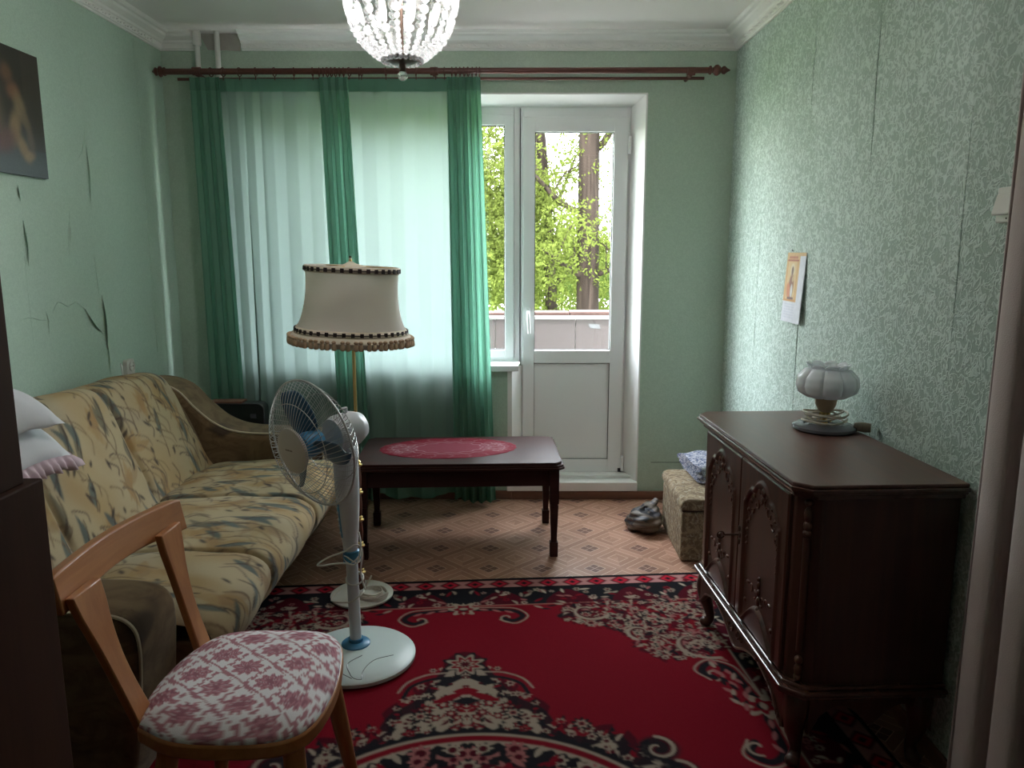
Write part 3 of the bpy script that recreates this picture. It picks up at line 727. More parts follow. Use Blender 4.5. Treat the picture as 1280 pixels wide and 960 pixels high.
def sofa_panel(name, prof, crown, flip, du=.006):
    P = spline([(x,0,z) for x,z in prof], 14); xs_ = np.array([p.x for p in P]); zs_ = np.array([p.z for p in P])
    L = np.concatenate([[0], np.cumsum(np.hypot(np.diff(xs_),np.diff(zs_)))]); n = int(L[-1]/du)
    l = np.linspace(0,L[-1],n); px = np.interp(l,L,xs_); pz = np.interp(l,L,zs_); ys = np.linspace(Y0,Y1,int((Y1-Y0)/du))
    tx = np.gradient(px); tz = np.gradient(pz); nn = np.hypot(tx,tz); nx, nz = -tz/nn, tx/nn
    if flip: nx, nz = -nx, -nz
    YY, LL = np.meshgrid(ys, l, indexing='ij')
    sec = np.zeros_like(ys)
    for s_ in SE: sec -= .014*np.exp(-((ys-s_)/.012)**2)
    edges = [Y0,*SE,Y1]
    for a,c in zip(edges[:-1],edges[1:]): sec += np.where((ys>=a)&(ys<=c), .012*np.sin(PI*np.clip((ys-a)/(c-a),0,1))**.6, 0)
    endr = -.03*np.exp(-(Y1-ys)/.02)-.03*np.exp(-(ys-Y0)/.02)
    fade = np.clip(np.minimum(l, L[-1]-l)/.10,0,1)
    dd = (sec+endr)[:,None]*fade[None,:] + .004*np.sin(YY*23+LL*9)*np.sin(LL*17)
    cr = crown*np.sin(PI*np.clip((ys-1.6)/(Y1+.10-1.6),0,1))[:,None]*np.clip((pz-.45)/.4,0,1)[None,:]
    pos = np.stack([px[None,:]+nx[None,:]*dd, YY, pz[None,:]+nz[None,:]*dd+cr],-1)
    v0 = .1 if crown else .35
    cols = FC.sample((YY*1.0-1.9)%1.6, (LL+v0)%1.5)
    return w_(fast_grid(name, pos.reshape(-1,3), len(ys), n, cols.reshape(-1,3), M['sofafab'], sofa))
sofa_panel('seat', [(-1.50,.37),(-1.40,.425),(-1.20,.445),(-1.0,.445),(-.87,.435),(-.805,.40),(-.795,.345),(-.83,.27),(-.86,.24)], 0, False)
sofa_panel('backrest', [(-1.42,.40),(-1.47,.52),(-1.53,.66),(-1.58,.77),(-1.625,.835),(-1.69,.852),(-1.755,.835),(-1.79,.76),(-1.80,.55),(-1.80,.20)], .035, True)
bp = [(-1.45,.38),(-1.475,.52),(-1.535,.66),(-1.59,.76),(-1.63,.815),(-1.69,.835),(-1.75,.815),(-1.78,.74),(-1.79,.38)]
for y in (Y0+.01, Y1-.025): w_(B().prism(bp, y, y+.015, lambda a,z,h:(a,h,z)).obj('back_side', M['sofaarm'], sofa, smooth=40))
ap = [(p.x,p.z) for p in spline([(-1.81,0,.72),(-1.78,0,.80),(-1.68,0,.805),(-1.58,0,.765),(-1.50,0,.68),(-1.41,0,.605),(-1.30,0,.565),(-1.12,0,.555),(-.99,0,.55),(-.925,0,.525),(-.905,0,.46),(-.915,0,.30)],5)] + [(-.955,.06),(-1.80,.06)]
for (y0,y1) in ((3.56,3.80),(1.72,1.955)):
    a = w_(B().prism(ap, y0, y1, lambda a,z,h:(a,h,z)).obj('arm', M['sofaarm'], sofa, smooth=50, bevel=.028)); a.modifiers['bevel'].segments = 4
    yy = y0+.012 if y0<2 else y0+.012
    pp = [(x-.0,yy,z+.002) for x,z in ap[1:-2]]
    w_(B().tube(pp,.005,6).obj('piping', M['piping'], a, smooth=60))
w_(B().prism([(-1.78,.05),(-.985,.05),(-.865,.25),(-.84,.36),(-1.78,.36)], Y0, Y1, lambda a,z,h:(a,h,z)).obj('base', M['sofaarm'], sofa, bevel=.008))
for x,y in ((-1.03,1.80),(-1.03,3.72),(-1.03,2.75),(-1.72,1.80),(-1.72,3.72)): w_(B().lathe([(.022,.010),(.03,.03),(.03,.062)],12,(x,y,0)).obj('foot', M['sb'], sofa, smooth=40))

# pillows on the near end of the backrest
def pillow(name, label, c, sx, sy, h, droop, rz, frill):
    t = thing(name, label, 'pillow', c, rz, 'white pillows on the sofa')
    def f(u, v, sgn):
        x, y = 2*u-1, 2*v-1; k = max((1-abs(x)**4)*(1-abs(y)**4),0)**.5
        z = sgn*h*k + .007*math.sin(7*x+3*y)*k + .005*math.sin(11*y-4*x)*k - droop*max(0,x+.1)**2 - .03*max(0,y-.2)**2
        return (x*sx*(1-.09*(1-y*y)), y*sy*(1-.09*(1-x*x)), z)
    bb = B().surf(lambda u,v: f(u,v,1),32,32).surf(lambda u,v: f(u,v,-1),32,32); bb.obj('cover', M['pillow'], t, smooth=80)
    if frill:
        N_ = 110; pts = [(1.0,-1+2*i/N_) for i in range(N_+1)] + [(1-2*i/N_,1.0) for i in range(1,N_+1)]; vv=[]; ff=[]
        for i,(x,y) in enumerate(pts):
            p = Vector(f((x+1)/2,(y+1)/2,1)); o_ = Vector((x if abs(x)>=.999 else 0, y if abs(y)>=.999 else 0, 0))
            wv = .006*math.sin(i*.75)+.003*math.sin(i*.31+1); ed = .004*math.sin(i*.42)
            vv += [p, p+o_*(.016+wv)+Vector((0,0,-.020)), p+o_*(.020+wv*1.8)+Vector((0,0,-.042+ed))]
        for i in range(len(pts)-1): ff += [(3*i,3*i+3,3*i+4,3*i+1),(3*i+1,3*i+4,3*i+5,3*i+2)]
        o = B().add(vv,ff).obj('frill', M['frill'], t, smooth=80, clean=False)
        o.modifiers.new('thick','SOLIDIFY').thickness = .003
    return t
pillow('frilled_pillow', 'lower white pillow with a pink frilled edge on the sofa back', (-1.60,2.13,.915), .21, .235, .055, .10, .06, True)
pillow('white_pillow', 'upper plain white pillow lying on the frilled pillow', (-1.61,2.11,1.005), .21, .235, .055, .08, -.05, False)

# ================================================================== curtain rod, curtains
rod = thing('curtain_rod', 'dark brown wooden double curtain rod above the window', 'curtain rod', (-.38, YB, 2.325))
w_(B().tube([(-1.79,4.165,2.325),(1.02,4.165,2.332)], .0155, 14).obj('front_pole', M['rodwood'], rod, smooth=50))
w_(B().tube([(-1.74,4.215,2.298),(1.0,4.215,2.303)], .008, 10).obj('rear_rail', M['rodwood'], rod, smooth=50))
fin = [(.016,0),(.022,.004),(.022,.012),(.014,.016),(.014,.022),(.026,.034),(.028,.045),(.020,.058),(.012,.064),(.020,.074),(.021,.082),(.010,.096),(.004,.108),(.001,.112)]
w_(B().lathe(fin, 14, (1.01,4.165,2.332), Matrix.Rotation(PI/2,3,'Y')).obj('finial', M['rodwood'], rod, smooth=40))
w_(B().lathe([(r_,z*.62) for r_,z in fin], 14, (-1.78,4.165,2.325), Matrix.Rotation(-PI/2,3,'Y')).obj('finial', M['rodwood'], rod, smooth=40))
for x in (-1.62,.92,-.40): w_(B().tube([(x,YB,2.31),(x,4.165,2.312)], .011, 10).lathe([(.001,-.02),(.021,-.02),(.021,.02),(.001,.02)],14,(x,4.165,2.327),Matrix.Rotation(PI/2,3,'Y')).obj('bracket', M['rodwood'], rod, smooth=40))
def fold_curtain(name, label, x0, x1, ztop, zbot, yc, per, amp, flare, mat, hemmat, rows=26, lean=lambda x,t:0.0):
    t = thing(name, label, 'curtain', ((x0+x1)/2, yc, zbot), 0, 'green sheer curtains')
    xs_ = []; ph = []; x = x0; p = rnd.uniform(0,6)
    while x < x1:
        xs_.append(x); ph.append(p); d = min(.012, per(x)/9); p += 2*PI*d/per(x); x += d
    xs_ = np.array(xs_); ph = np.array(ph); am = np.array([amp(x) for x in xs_]); pe = np.array([per(x) for x in xs_])
    def sheet(z0,z1,rows,off):
        tt = np.linspace(0,1,rows); vv = []
        for q in tt:
            z = z0+(z1-z0)*q; h = (ztop-z)/(ztop-zbot)
            a = am*(.55+.6*h) ; y = yc + a*np.sin(ph+.5*np.sin(h*3+xs_*5)*h) + .012*np.sin(xs_*7+h*2.5)*h + off
            xx = xs_ + .30*pe*np.clip(am/.02,0,1)*np.sin(2*ph)*.5 + np.array([flare(x,h) for x in xs_])
            zz_ = np.full_like(xs_, z) + (.012*np.sin(xs_*14)+.010*np.sin(xs_*31) if q==1 and z1==zbot else 0)
            vv.append(np.stack([xx,y,zz_],-1))
        vv = np.concatenate(vv); n = len(xs_)
        ff = [(i*n+k,i*n+k+1,(i+1)*n+k+1,(i+1)*n+k) for i in range(rows-1) for k in range(n-1)]
        return B().add(vv.tolist(), ff)
    w_(sheet(ztop,zbot,rows,0).obj('panel', mat, t, smooth=180, clean=False))
    w_(sheet(ztop+.002,ztop-.062,3,-.004).obj('heading_tape', hemmat, t, smooth=180, clean=False))
    w_(sheet(zbot+.07,zbot,3,-.004).obj('hem', hemmat, t, smooth=180, clean=False))
    return t
def zone(x, spec, dflt):
    for a,c,v in spec:
        if a<=x<c: return v
    return dflt
fold_curtain('sheer_curtain', 'pale mint sheer curtain in the left half of the window', -1.60, -.87, 2.292, .05, 4.185,
   lambda x: zone(x, [(-1.6,-1.3,.085)], .125), lambda x: zone(x, [(-1.6,-1.3,.010)], .008), lambda x,h: .02*h*(x<-1.4), M['tulle'], M['tulle_hem'])
fold_curtain('sheer_curtain', 'pale mint sheer curtain in the window half beside the balcony door', -.87, -.215, 2.292, .05, 4.185,
   lambda x: .14, lambda x: .008, lambda x,h: 0, M['tulle'], M['tulle_hem'])
fold_curtain('green_drape', 'green voile drape at the outer left end of the curtain rod', -1.655, -1.49, 2.292, .04, 4.15,
   lambda x: .05, lambda x: .018, lambda x,h: .05*h*(x+1.655)/.165, M['drape'], M['tulle_hem'])
fold_curtain('green_drape', 'narrow green voile drape hanging mid window above the floor lamp', -.995, -.835, 2.292, .04, 4.15,
   lambda x: .040, lambda x: .022, lambda x,h: .035*h+.03*h*(x+.995)/.16, M['drape'], M['tulle_hem'])
fold_curtain('green_drape', 'bunched green voile drape beside the balcony door', -.335, -.155, 2.292, .03, 4.145,
   lambda x: .036, lambda x: .026, lambda x,h: .015*h+.06*h*max(0,(x+.335)/.18), M['drape'], M['tulle_hem'])
ring_me = B().tube([(0,.021*math.cos(a),.021*math.sin(a)) for a in [2*PI*k/16 for k in range(16)]], .0032, 6, closed=True).tube([(0,0,-.021),(0,0,-.040)], .0025, 5).mesh('ring', M['rodwood'], 60)
for px in [270,285,305,325,348,372,395,403,408,413,418,423,428,433,440,452,455,485,522,546,557,566,571,576,581,586,591,596,600]:
    X_ = (px-640)/961*4.02; o = link('ring', ring_me, rod); o.location = (X_+.38, 4.165-YB, .001+(X_*.0025)); o.rotation_euler = (rnd.uniform(-.15,.15), 0, rnd.uniform(-.25,.25))

# heating pipes in the corner
pp = thing('heating_pipes', 'pair of white heating pipes in the corner behind the curtain', 'pipes', (-1.59, 4.245, 0))
w_(B().tube([(-1.64,4.245,0.0),(-1.64,4.245,ZC)], .0135, 12).obj('pipe', M['pipe'], pp, smooth=50)); w_(B().lathe([(.019,2.47),(.022,2.48),(.022,ZC)],14,(-1.64,4.245,0)).obj('sleeve', M['pipe'], pp, smooth=40))
w_(B().tube([(-1.535,4.245,0.0),(-1.535,4.245,ZC)], .0135, 12).obj('pipe', M['pipe'], pp, smooth=50))

# door curtain at the right
pt = thing('portiere', 'heavy brown grey door curtain hanging at the right edge', 'curtain', (1.10, 1.35, 0))
def pf(u,v):
    y = 1.745-.80*u; z = 2.38*v+.01; h = 1-v
    ph = 2*PI*(u*7.2)+.4*math.sin(3*h+u*4); return (1.105+.034*math.sin(ph)*(.7+.4*h), y+.020*math.sin(2*ph)+.012*h*math.cos(u*9), z)
o = w_(B().surf(pf,150,24).obj('panel', M['velour'], pt, smooth=180, clean=False)); o.modifiers.new('thick','SOLIDIFY').thickness = .004
w_(B().tube([(1.105,.85,2.40),(1.105,1.85,2.40)],.013,12).obj('rail', M['rodwood'], pt, smooth=50))
w_(B().tube([(XR,1.80,2.40),(1.105,1.80,2.40)],.009,8).obj('bracket', M['rodwood'], pt, smooth=50)); w_(B().tube([(XR,.9,2.40),(1.105,.9,2.40)],.009,8).obj('bracket', M['rodwood'], pt, smooth=50))

# ================================================================== chandelier
CX, CY = -.328, 2.43
ch = thing('crystal_chandelier', 'bowl shaped crystal chandelier hanging from the ceiling', 'chandelier', (CX,CY,ZC))
prof_b = [(.050,1.972),(.090,2.000),(.128,2.036),(.152,2.085),(.165,2.147),(.170,2.21),(.168,2.26)]
prof_u = [(.168,2.26),(.13,2.33),(.085,2.39),(.055,2.43)]
def along(prof, n=60):
    P = spline([(a,0,z) for a,z in prof],10); L=[0]
    for a,c in zip(P[:-1],P[1:]): L.append(L[-1]+(c-a).length)
    return P, L
def at_len(P,L,l):
    l = max(0,min(L[-1]-1e-6,l)); i = max(k for k in range(len(L)) if L[k]<=l); i=min(i,len(P)-2)
    f=(l-L[i])/(L[i+1]-L[i]+1e-12); return P[i].lerp(P[i+1],f), (P[i+1]-P[i]).normalized()
fl = Matrix.Diagonal((1.0,.55,1.0)).to_3x3()
prism_me = B().lathe([(.002,-.033),(.0115,-.026),(.0145,0),(.0115,.026),(.002,.033)],8,(0,0,0),fl).mesh('prism_crystal', M['crystal'])
oct_me = B().lathe([(.002,-.013),(.010,-.008),(.0135,0),(.010,.008),(.002,.013)],8,(0,0,0),fl).mesh('bead_crystal', M['crystal'])
bead_me = B().lathe([(.001,-.009),(.007,-.005),(.0092,0),(.007,.005),(.001,.009)],6).mesh('bead_crystal', M['crystal'])
NS = 24; Pb,Lb = along(prof_b[::-1]); Pu,Lu = along(prof_u)
seqs = [[('p',.066),('o',.027),('p',.066),('o',.027),('b',.018),('b',.018),('b',.018),('b',.018),('b',.018),('b',.018),('b',.018),('b',.018),('b',.018)],
        [('o',.027),('p',.066),('o',.027),('o',.027),('p',.066),('o',.027),('b',.018),('b',.018),('b',.018),('b',.018),('b',.018),('b',.018)]]
for s_ in range(NS):
    a = 2*PI*s_/NS+.05; R_ = Matrix.Rotation(a,4,'Z')
    for (P,L,seq) in ((Pb,Lb,seqs[s_%2]),(Pu,Lu,[('o',.026)]*8) if s_%2==0 else (None,None,None)):
        if P is None: continue
        l = .004
        for kind,d in seq:
            if l+d > L[-1]+.004: break
            p,t = at_len(P,L,l+d/2); l += d
            me = {'p':prism_me,'o':oct_me,'b':bead_me}[kind]
            x_ = Vector((0,1,0)); z_ = -t; y_ = z_.cross(x_).normalized(); x_ = y_.cross(z_)
            m4 = Matrix((x_,y_,z_)).transposed().to_4x4()
            o = link(me.name.split('.')[0], me, ch); jz = Matrix.Rotation(rnd.uniform(-.5,.5),4,'Z')
            o.matrix_local = Matrix.Translation((0,0,-ZC)) @ R_ @ Matrix.Translation(p) @ m4 @ jz
def ringb(r,z,rr): return B().tube([(CX+r*math.cos(2*PI*k/40),CY+r*math.sin(2*PI*k/40),z) for k in range(40)], rr, 6, closed=True)
for rr,z in ((.166,2.262),(.052,2.435)): w_(ringb(rr,z,.0028 if z<2.2 else .005).obj('ring_frame', M['bronze'], ch, smooth=60))
w_(B().lathe([(.001,1.962),(.008,1.958),(.010,1.966),(.030,1.968),(.056,1.980),(.060,1.984),(.052,1.985),(.02,1.976),(.001,1.976)],24,(CX,CY,0)).obj('bottom_dish', M['bronze'], ch, smooth=50))
w_(B().lathe([(.010,1.945),(.010,1.966)],14,(CX,CY,0)).obj('stem', M['bronze'], ch, smooth=50))
w_(B().ball((CX,CY,1.934),(.015,.015,.0145),12,8).obj('glass_finial', M['crystal'], ch, smooth=30))
w_(B().tube([(CX,CY,1.975),(CX,CY,2.50)],.005,8).obj('rod', M['bronze'], ch, smooth=50))
w_(B().lathe([(.02,2.48),(.05,2.50),(.06,ZC)],20,(CX,CY,0)).obj('ceiling_cup', M['bronze'], ch, smooth=50))
for k in range(3):
    a = 2*PI*k/3+.6; p = Vector((CX+.075*math.cos(a),CY+.075*math.sin(a),2.20))
    w_(B().ball(p,(.021,.021,.030),12,8).obj('bulb', M['bulb'], ch, smooth=60)); w_(B().tube([(CX,CY,2.27),p+Vector((0,0,.06)),p+Vector((0,0,.028))],.006,6).obj('arm', M['bronze'], ch, smooth=50))

# ================================================================== floor lamp
FX, FY = -.62, 2.985
fl_ = thing('floor_lamp', 'floor lamp with cream fringed shade and turned wood and brass pole', 'floor lamp', (FX,FY,0))
LB = .0095
base_ = w_(B().lathe([(.115,LB),(.126,LB+.004),(.128,LB+.012),(.120,LB+.018),(.05,LB+.022),(.02,LB+.03),(.001,LB+.03)],40,(FX,FY,0)).obj('base', M['ivory'], fl_, smooth=40))
z = LB+.025; zt = [.12,.235,.345,.46,.575]
prev = z
for k,zz_ in enumerate(zt):
    w_(B().lathe([(.009,prev),(.012,prev+.012),(.014,(prev+zz_)/2),(.011,zz_-.016),(.009,zz_-.008)],14,(FX,FY,0)).obj('wood_segment', M['lampwood'], fl_, smooth=50))
    w_(B().lathe([(.010,zz_-.012),(.019,zz_-.006),(.019,zz_-.001),(.010,zz_+.003),(.014,zz_+.009),(.009,zz_+.016)],16,(FX,FY,0)).obj('brass_collar', M['brass'], fl_, smooth=40)); prev = zz_+.01
w_(B().tube([(FX,FY,prev),(FX,FY,1.385)],.0065,10).obj('brass_rod', M['brass'], fl_, smooth=50))
def cord_coil(c, z, r0, n, seed, mat, parent, sx=1.0, wire=.0032, turns=7):
    q = random.Random(seed); pts = []
    for i in range(turns*18):
        a = 2*PI*i/18; t = i/(turns*18); rr = r0*(.55+.45*math.sin(t*11+.4)**2)+q.uniform(-.003,.003)
        pts.append((c[0]+rr*math.cos(a)*sx, c[1]+rr*math.sin(a)*(.9), z+wire+t*.018+.004*math.sin(i*.7)))
    return w_(B().tube(pts, wire, 6).obj('cord', mat, parent, smooth=60))
cord_coil((FX+.045,FY-.035),LB+.019,.070,0,4,M['cordw'],fl_,1.0)
w_(B().tube(spline([(FX-.09,FY+.03,LB+.02),(FX-.105,FY-.02,LB+.022),(FX-.11,FY-.07,LB+.013),(FX-.06,FY-.10,LB+.02),(FX,FY-.10,LB+.022)],8),.003,6).obj('cord', M['cordw'], fl_, smooth=60))
w_(B().tube(spline([(FX+.0,FY-.075,LB+.03),(FX+.03,FY-.03,LB+.07),(FX+.045,FY-.02,LB+.10)],6),.004,6).obj('plug_end', M['cordw'], fl_, smooth=60))
# shade
tilt = Matrix.Rotation(math.radians(2.6),3,'Y')
SP = [(.178,.295),(.176,.27),(.174,.22),(.178,.16),(.190,.10),(.206,.06),(.214,.045)]
def shp(a,z): return 1+.010*math.cos(6*a+.5)
def shade_part(name, prof, mat, off=0, n=72, closed=False):
    pp_ = [(a+off,z) for a,z in prof]; vv = []; m = len(pp_)
    for rr,z in pp_:
        for k in range(n):
            a = 2*PI*k/n; q_ = rr*shp(a,z); vv.append(tilt@Vector((q_*math.cos(a),q_*math.sin(a),z-.15)) + Vector((FX,FY,1.215)))
    ff = [(i*n+k,i*n+(k+1)%n,(i+1)*n+(k+1)%n,(i+1)*n+k) for i in range(m-1) for k in range(n)]
    o = w_(B().add(vv,ff).obj(name, mat, fl_, smooth=60)); o.modifiers.new('thick','SOLIDIFY').thickness = .002; return o
shade_part('shade', [(p.x,p.z) for p in spline([(a,0,z) for a,z in SP],4)], M['shadecloth'])
shade_part('top_braid', [(.179,.294),(.178,.270)], M['braid_l'], .002)
shade_part('bottom_braid', [(.2075,.062),(.219,.038)], M['braid_l'], .002)
shade_part('skirt', [(.214,.045),(.236,.020),(.228,.000)], M['braid_l'], .001)
def on_shade(r_,a,z): q_ = r_*shp(a,z); return tilt@Vector((q_*math.cos(a),q_*math.sin(a),z-.15)) + Vector((FX,FY,1.215))
for (rr,z,n,h) in ((.1825,.282,36,.0105),(.2165,.050,42,.0105)):
    bb = B()
    for k in range(n):
        a = 2*PI*k/n; M3 = Matrix.Rotation(a,3,'Z'); p = on_shade(rr,a,z)
        q_ = [tilt@(M3@Vector(v)) + p for v in [(x,y,z_) for x in (-.002,.002) for y in (-h*.62,h*.62) for z_ in (-h*.75,h*.75)]]
        bb.add(q_, [(0,1,3,2),(4,6,7,5),(0,4,5,1),(2,3,7,6),(0,2,6,4),(1,5,7,3)])
        a2 = 2*PI*(k+.5)/n; p = on_shade(rr,a2,z); M3 = Matrix.Rotation(a2,3,'Z')
        q_ = [tilt@(M3@Vector(v)) + p for v in [(x,y,z_) for x in (-.0015,.0015) for y in (-h,h) for z_ in (-.0016,.0016)]]
        bb.add(q_, [(0,1,3,2),(4,6,7,5),(0,4,5,1),(2,3,7,6),(0,2,6,4),(1,5,7,3)])
    w_(bb.obj('braid_squares', M['braid_d'], fl_))
bb = B(); n = 62
for k in range(n):
    a = 2*PI*(k+rnd.uniform(-.2,.2))/n; p = on_shade(.236+rnd.uniform(-.003,.003),a,.018)
    bb.ball(p+Vector((0,0,.008)),(.0085,.0085,.007),8,5); bb.lathe([(.004,.006),(.0085,-.004),(.0095,-.017),(.006,-.022)],8,p)
w_(bb.obj('fringe', M['tassel'], fl_, smooth=60))
w_(B().lathe([(.001,1.392),(.006,1.390),(.006,1.378),(.010,1.376),(.022,1.369),(.055,1.360),(.062,1.357)][::-1],20,(FX,FY,0)).obj('cap', M['braid_l'], fl_, smooth=50))
w_(B().tube([(FX,FY,1.376),(FX,FY,1.398)],.005,8).obj('finial', M['bronze'], fl_, smooth=50))
sp_ = B()
for k in range(3):
    a = 2*PI*k/3+.3; sp_.tube([Vector((FX,FY,1.36)), on_shade(.177,a,.292)], .002, 5)
w_(sp_.obj('shade_spider', M['brass'], fl_))

# ================================================================== pedestal fan
GX, GY = -.552, 2.525
fan = thing('pedestal_fan', 'white pedestal fan with blue blades and wire grille', 'fan', (GX,GY,0))
GB = .0095
fb_ = w_(B().lathe([(.190,GB),(.200,GB+.006),(.201,GB+.018),(.194,GB+.024),(.12,GB+.032),(.05,GB+.038),(.001,GB+.038)],56,(GX+.012,GY-.035,0)).obj('base', M['fanbase'], fan, smooth=40))
for pts in ([(.055,-.045),(.015,-.095),(.035,-.15),(.05,-.17)],[(.16,-.03),(.10,-.07),(.075,-.13),(.078,-.175)],[(.05,-.17),(.065,-.176),(.078,-.175)],[(-.06,-.045),(-.03,-.10),(.0,-.14),(.045,-.172)]):
    q_ = spline([(GX+.012+x-.03,GY-.035+y,0) for x,y in pts],8); pz = []
    for p in q_:
        d = math.hypot(p.x-GX-.012,p.y-GY+.035); z = np.interp(d,[0,.05,.12,.194,.2],[GB+.038,GB+.038,GB+.032,GB+.024,GB+.018]); pz.append((p.x,p.y,float(z)))
    w_(B().tube(pz,.0014,5).obj('groove', M['lampbase'], fb_))
w_(B().lathe([(.050,GB+.034),(.050,GB+.043),(.044,GB+.048),(.026,GB+.050),(.026,GB+.062),(.018,GB+.062)],28,(GX,GY,0)).obj('foot_ring', M['fanblue'], fan, smooth=40))
w_(B().tube([(GX,GY,GB+.05),(GX-.004,GY,.36)],.0205,18).obj('pole', M['fanw'], fan, smooth=50))
w_(B().lathe([(.022,.352),(.028,.356),(.029,.395),(.024,.40)],20,(GX-.005,GY,0)).obj('height_collar', M['fanblue'], fan, smooth=40))
def ctrl(u,v):
    a = 2*PI*u; z = .395+.36*v; rx = .024+.018*math.sin(PI*min(1,v*1.0)*.62); ry = rx*1.05
    return (GX-.006+rx*math.cos(a)-.006*v, GY+ry*math.sin(a)-.004*v, z)
w_(B().surf(ctrl,24,14,cu=True).obj('control_body', M['fanw'], fan, smooth=70))
def strip(u,v):
    a = -PI*.82+ (u-.5)*.75; z = .45+.13*v; q_ = ctrl((a%(2*PI))/(2*PI),(z-.395)/.36); c = Vector((GX-.006,GY,z)); d = (Vector(q_)-c); d.z=0
    return Vector(q_)+d.normalized()*.0015
sp = w_(B().surf(strip,6,8).obj('button_strip', M['fanblue'], fan, smooth=60))
for k in range(5): w_(B().ball(strip(.5,.12+.19*k),(.005,.005,.005),8,6).obj('button', M['fanw'], sp, smooth=60))
n_ = Vector((-.63,-.763,-.132)).normalized(); up = Vector((0,0,1)); x_ = up.cross(n_).normalized(); y_ = n_.cross(x_)
Mf = Matrix((x_,y_,n_)).transposed(); C0 = Vector((-.652,2.43,.800))
def fp(x,y,z): return Mf@Vector((x,y,z))+C0
RG = .213
w_(B().lathe([(.02,-.215),(.045,-.205),(.060,-.17),(.062,-.11),(.055,-.085),(.02,-.08)],28,C0,Mf).obj('motor_housing', M['fanw'], fan, smooth=50))
w_(B().tube([fp(0,0,-.15),fp(0,-.05,-.15),Vector((GX-.012,GY-.004,.745))],[.03,.03,.034],14).obj('neck', M['fanw'], fan, smooth=60))
w_(B().tube([fp(0,.06,-.15),fp(0,.078,-.15)],[.008,.010],10).obj('oscillation_knob', M['fanw'], fan, smooth=50))
w_(B().tube([fp(RG*math.cos(2*PI*k/64),RG*math.sin(2*PI*k/64),0) for k in range(64)],.0036,8,closed=True).obj('rim', M['wire'], fan, smooth=60))
def grille(name, z0, zr, r0, nw, twist, sgn):
    bb = B()
    for k in range(nw):
        a = 2*PI*k/nw; pts = []
        for i in range(9):
            t = i/8; rr = r0+(RG-r0)*t; aa = a+twist*t; z = z0*(1-t**2.6)+sgn*.001; pts.append(fp(rr*math.cos(aa),rr*math.sin(aa),z))
        bb.tube(pts,.00105,4,cap=False)
    for rr in (.15,):
        t=(rr-r0)/(RG-r0); bb.tube([fp(rr*math.cos(2*PI*k/48),rr*math.sin(2*PI*k/48),z0*(1-t**2.6)) for k in range(48)],.0014,5,closed=True)
    return w_(bb.obj(name, M['wire'], fan))
grille('front_grille', .075, 0, .055, 66, .22, 1); grille('rear_grille', -.088, 0, .06, 60, -.25, -1)
w_(B().lathe([(.072,.066),(.076,.070),(.074,.077),(.05,.083),(.001,.085)],36,C0,Mf).obj('hub_cap', M['fanhub'], fan, smooth=50))
bb = B(); 
for k in range(6): bb.add([fp(-.018+k*.006,.002,.0855),fp(-.014+k*.006,.002,.0855),fp(-.014+k*.006,.0075-.001*(k%2),.0855),fp(-.018+k*.006,.0075-.001*(k%2),.0855)],[(0,1,2,3)])
w_(bb.obj('lettering', M['bronze'], fan))
w_(B().lathe([(.040,-.03),(.044,.02),(.036,.035),(.001,.04)],24,C0,Mf).obj('blade_hub', M['fanblue'], fan, smooth=50))
for k,a0 in enumerate((1.80,-.28,3.89)):
    def bl(u,v):
        rr = .040+.150*u; wdt = .026+.052*math.sin(PI*min(1,.12+.80*u))**.8
        if u>.8: wdt *= math.sqrt(max(.02,1-((u-.8)/.2)**2))
        s_ = (v-.5)*2; aa = a0+s_*wdt/max(.06,rr)*.62+.28*u; z = .022*s_*(1-.35*u)+.002
        return fp(rr*math.cos(aa),rr*math.sin(aa),z)
    o = w_(B().surf(bl,14,8).obj('blade', M['blade'], fan, smooth=70)); o.modifiers.new('thick','SOLIDIFY').thickness = .002
# mains lead looped round the pole
w_(B().tube(spline([(GX+.028,GY-.02,.47),(GX+.035,GY-.03,.42),(GX+.02,GY-.045,.365),(GX-.03,GY-.04,.365),(GX-.115,GY-.03,.352),(GX-.085,GY-.02,.375),(GX-.02,GY-.035,.405),(GX+.02,GY-.035,.43),(GX+.036,GY-.02,.40),(GX+.030,GY-.02,.32),(GX+.04,GY-.01,.26)],8),.0032,6).obj('lead', M['cord'], fan, smooth=60))
w_(B().tube([(GX+.030*math.cos(2*PI*k/20)+.004,GY+.030*math.sin(2*PI*k/20),.292+.012*math.sin(2*PI*k/20)) for k in range(20)],.003,6,closed=True).obj('lead', M['cord'], fan, smooth=60))
w_(B().tube([(GX+.028*math.cos(2*PI*k/20)+.006,GY+.028*math.sin(2*PI*k/20),.225+.02*math.cos(2*PI*k/20)) for k in range(20)],.003,6,closed=True).obj('lead', M['cord'], fan, smooth=60))
for k in range(3): w_(B().tube(spline([(GX+.03*math.cos(a),GY+.03*math.sin(a),.372+.012*math.sin(2*a+k)) for a in [2*PI*j/12+k for j in range(13)]],3),.003,6).obj('lead_tie', M['fanblue'] if k==1 else M['cord'], fan, smooth=60))

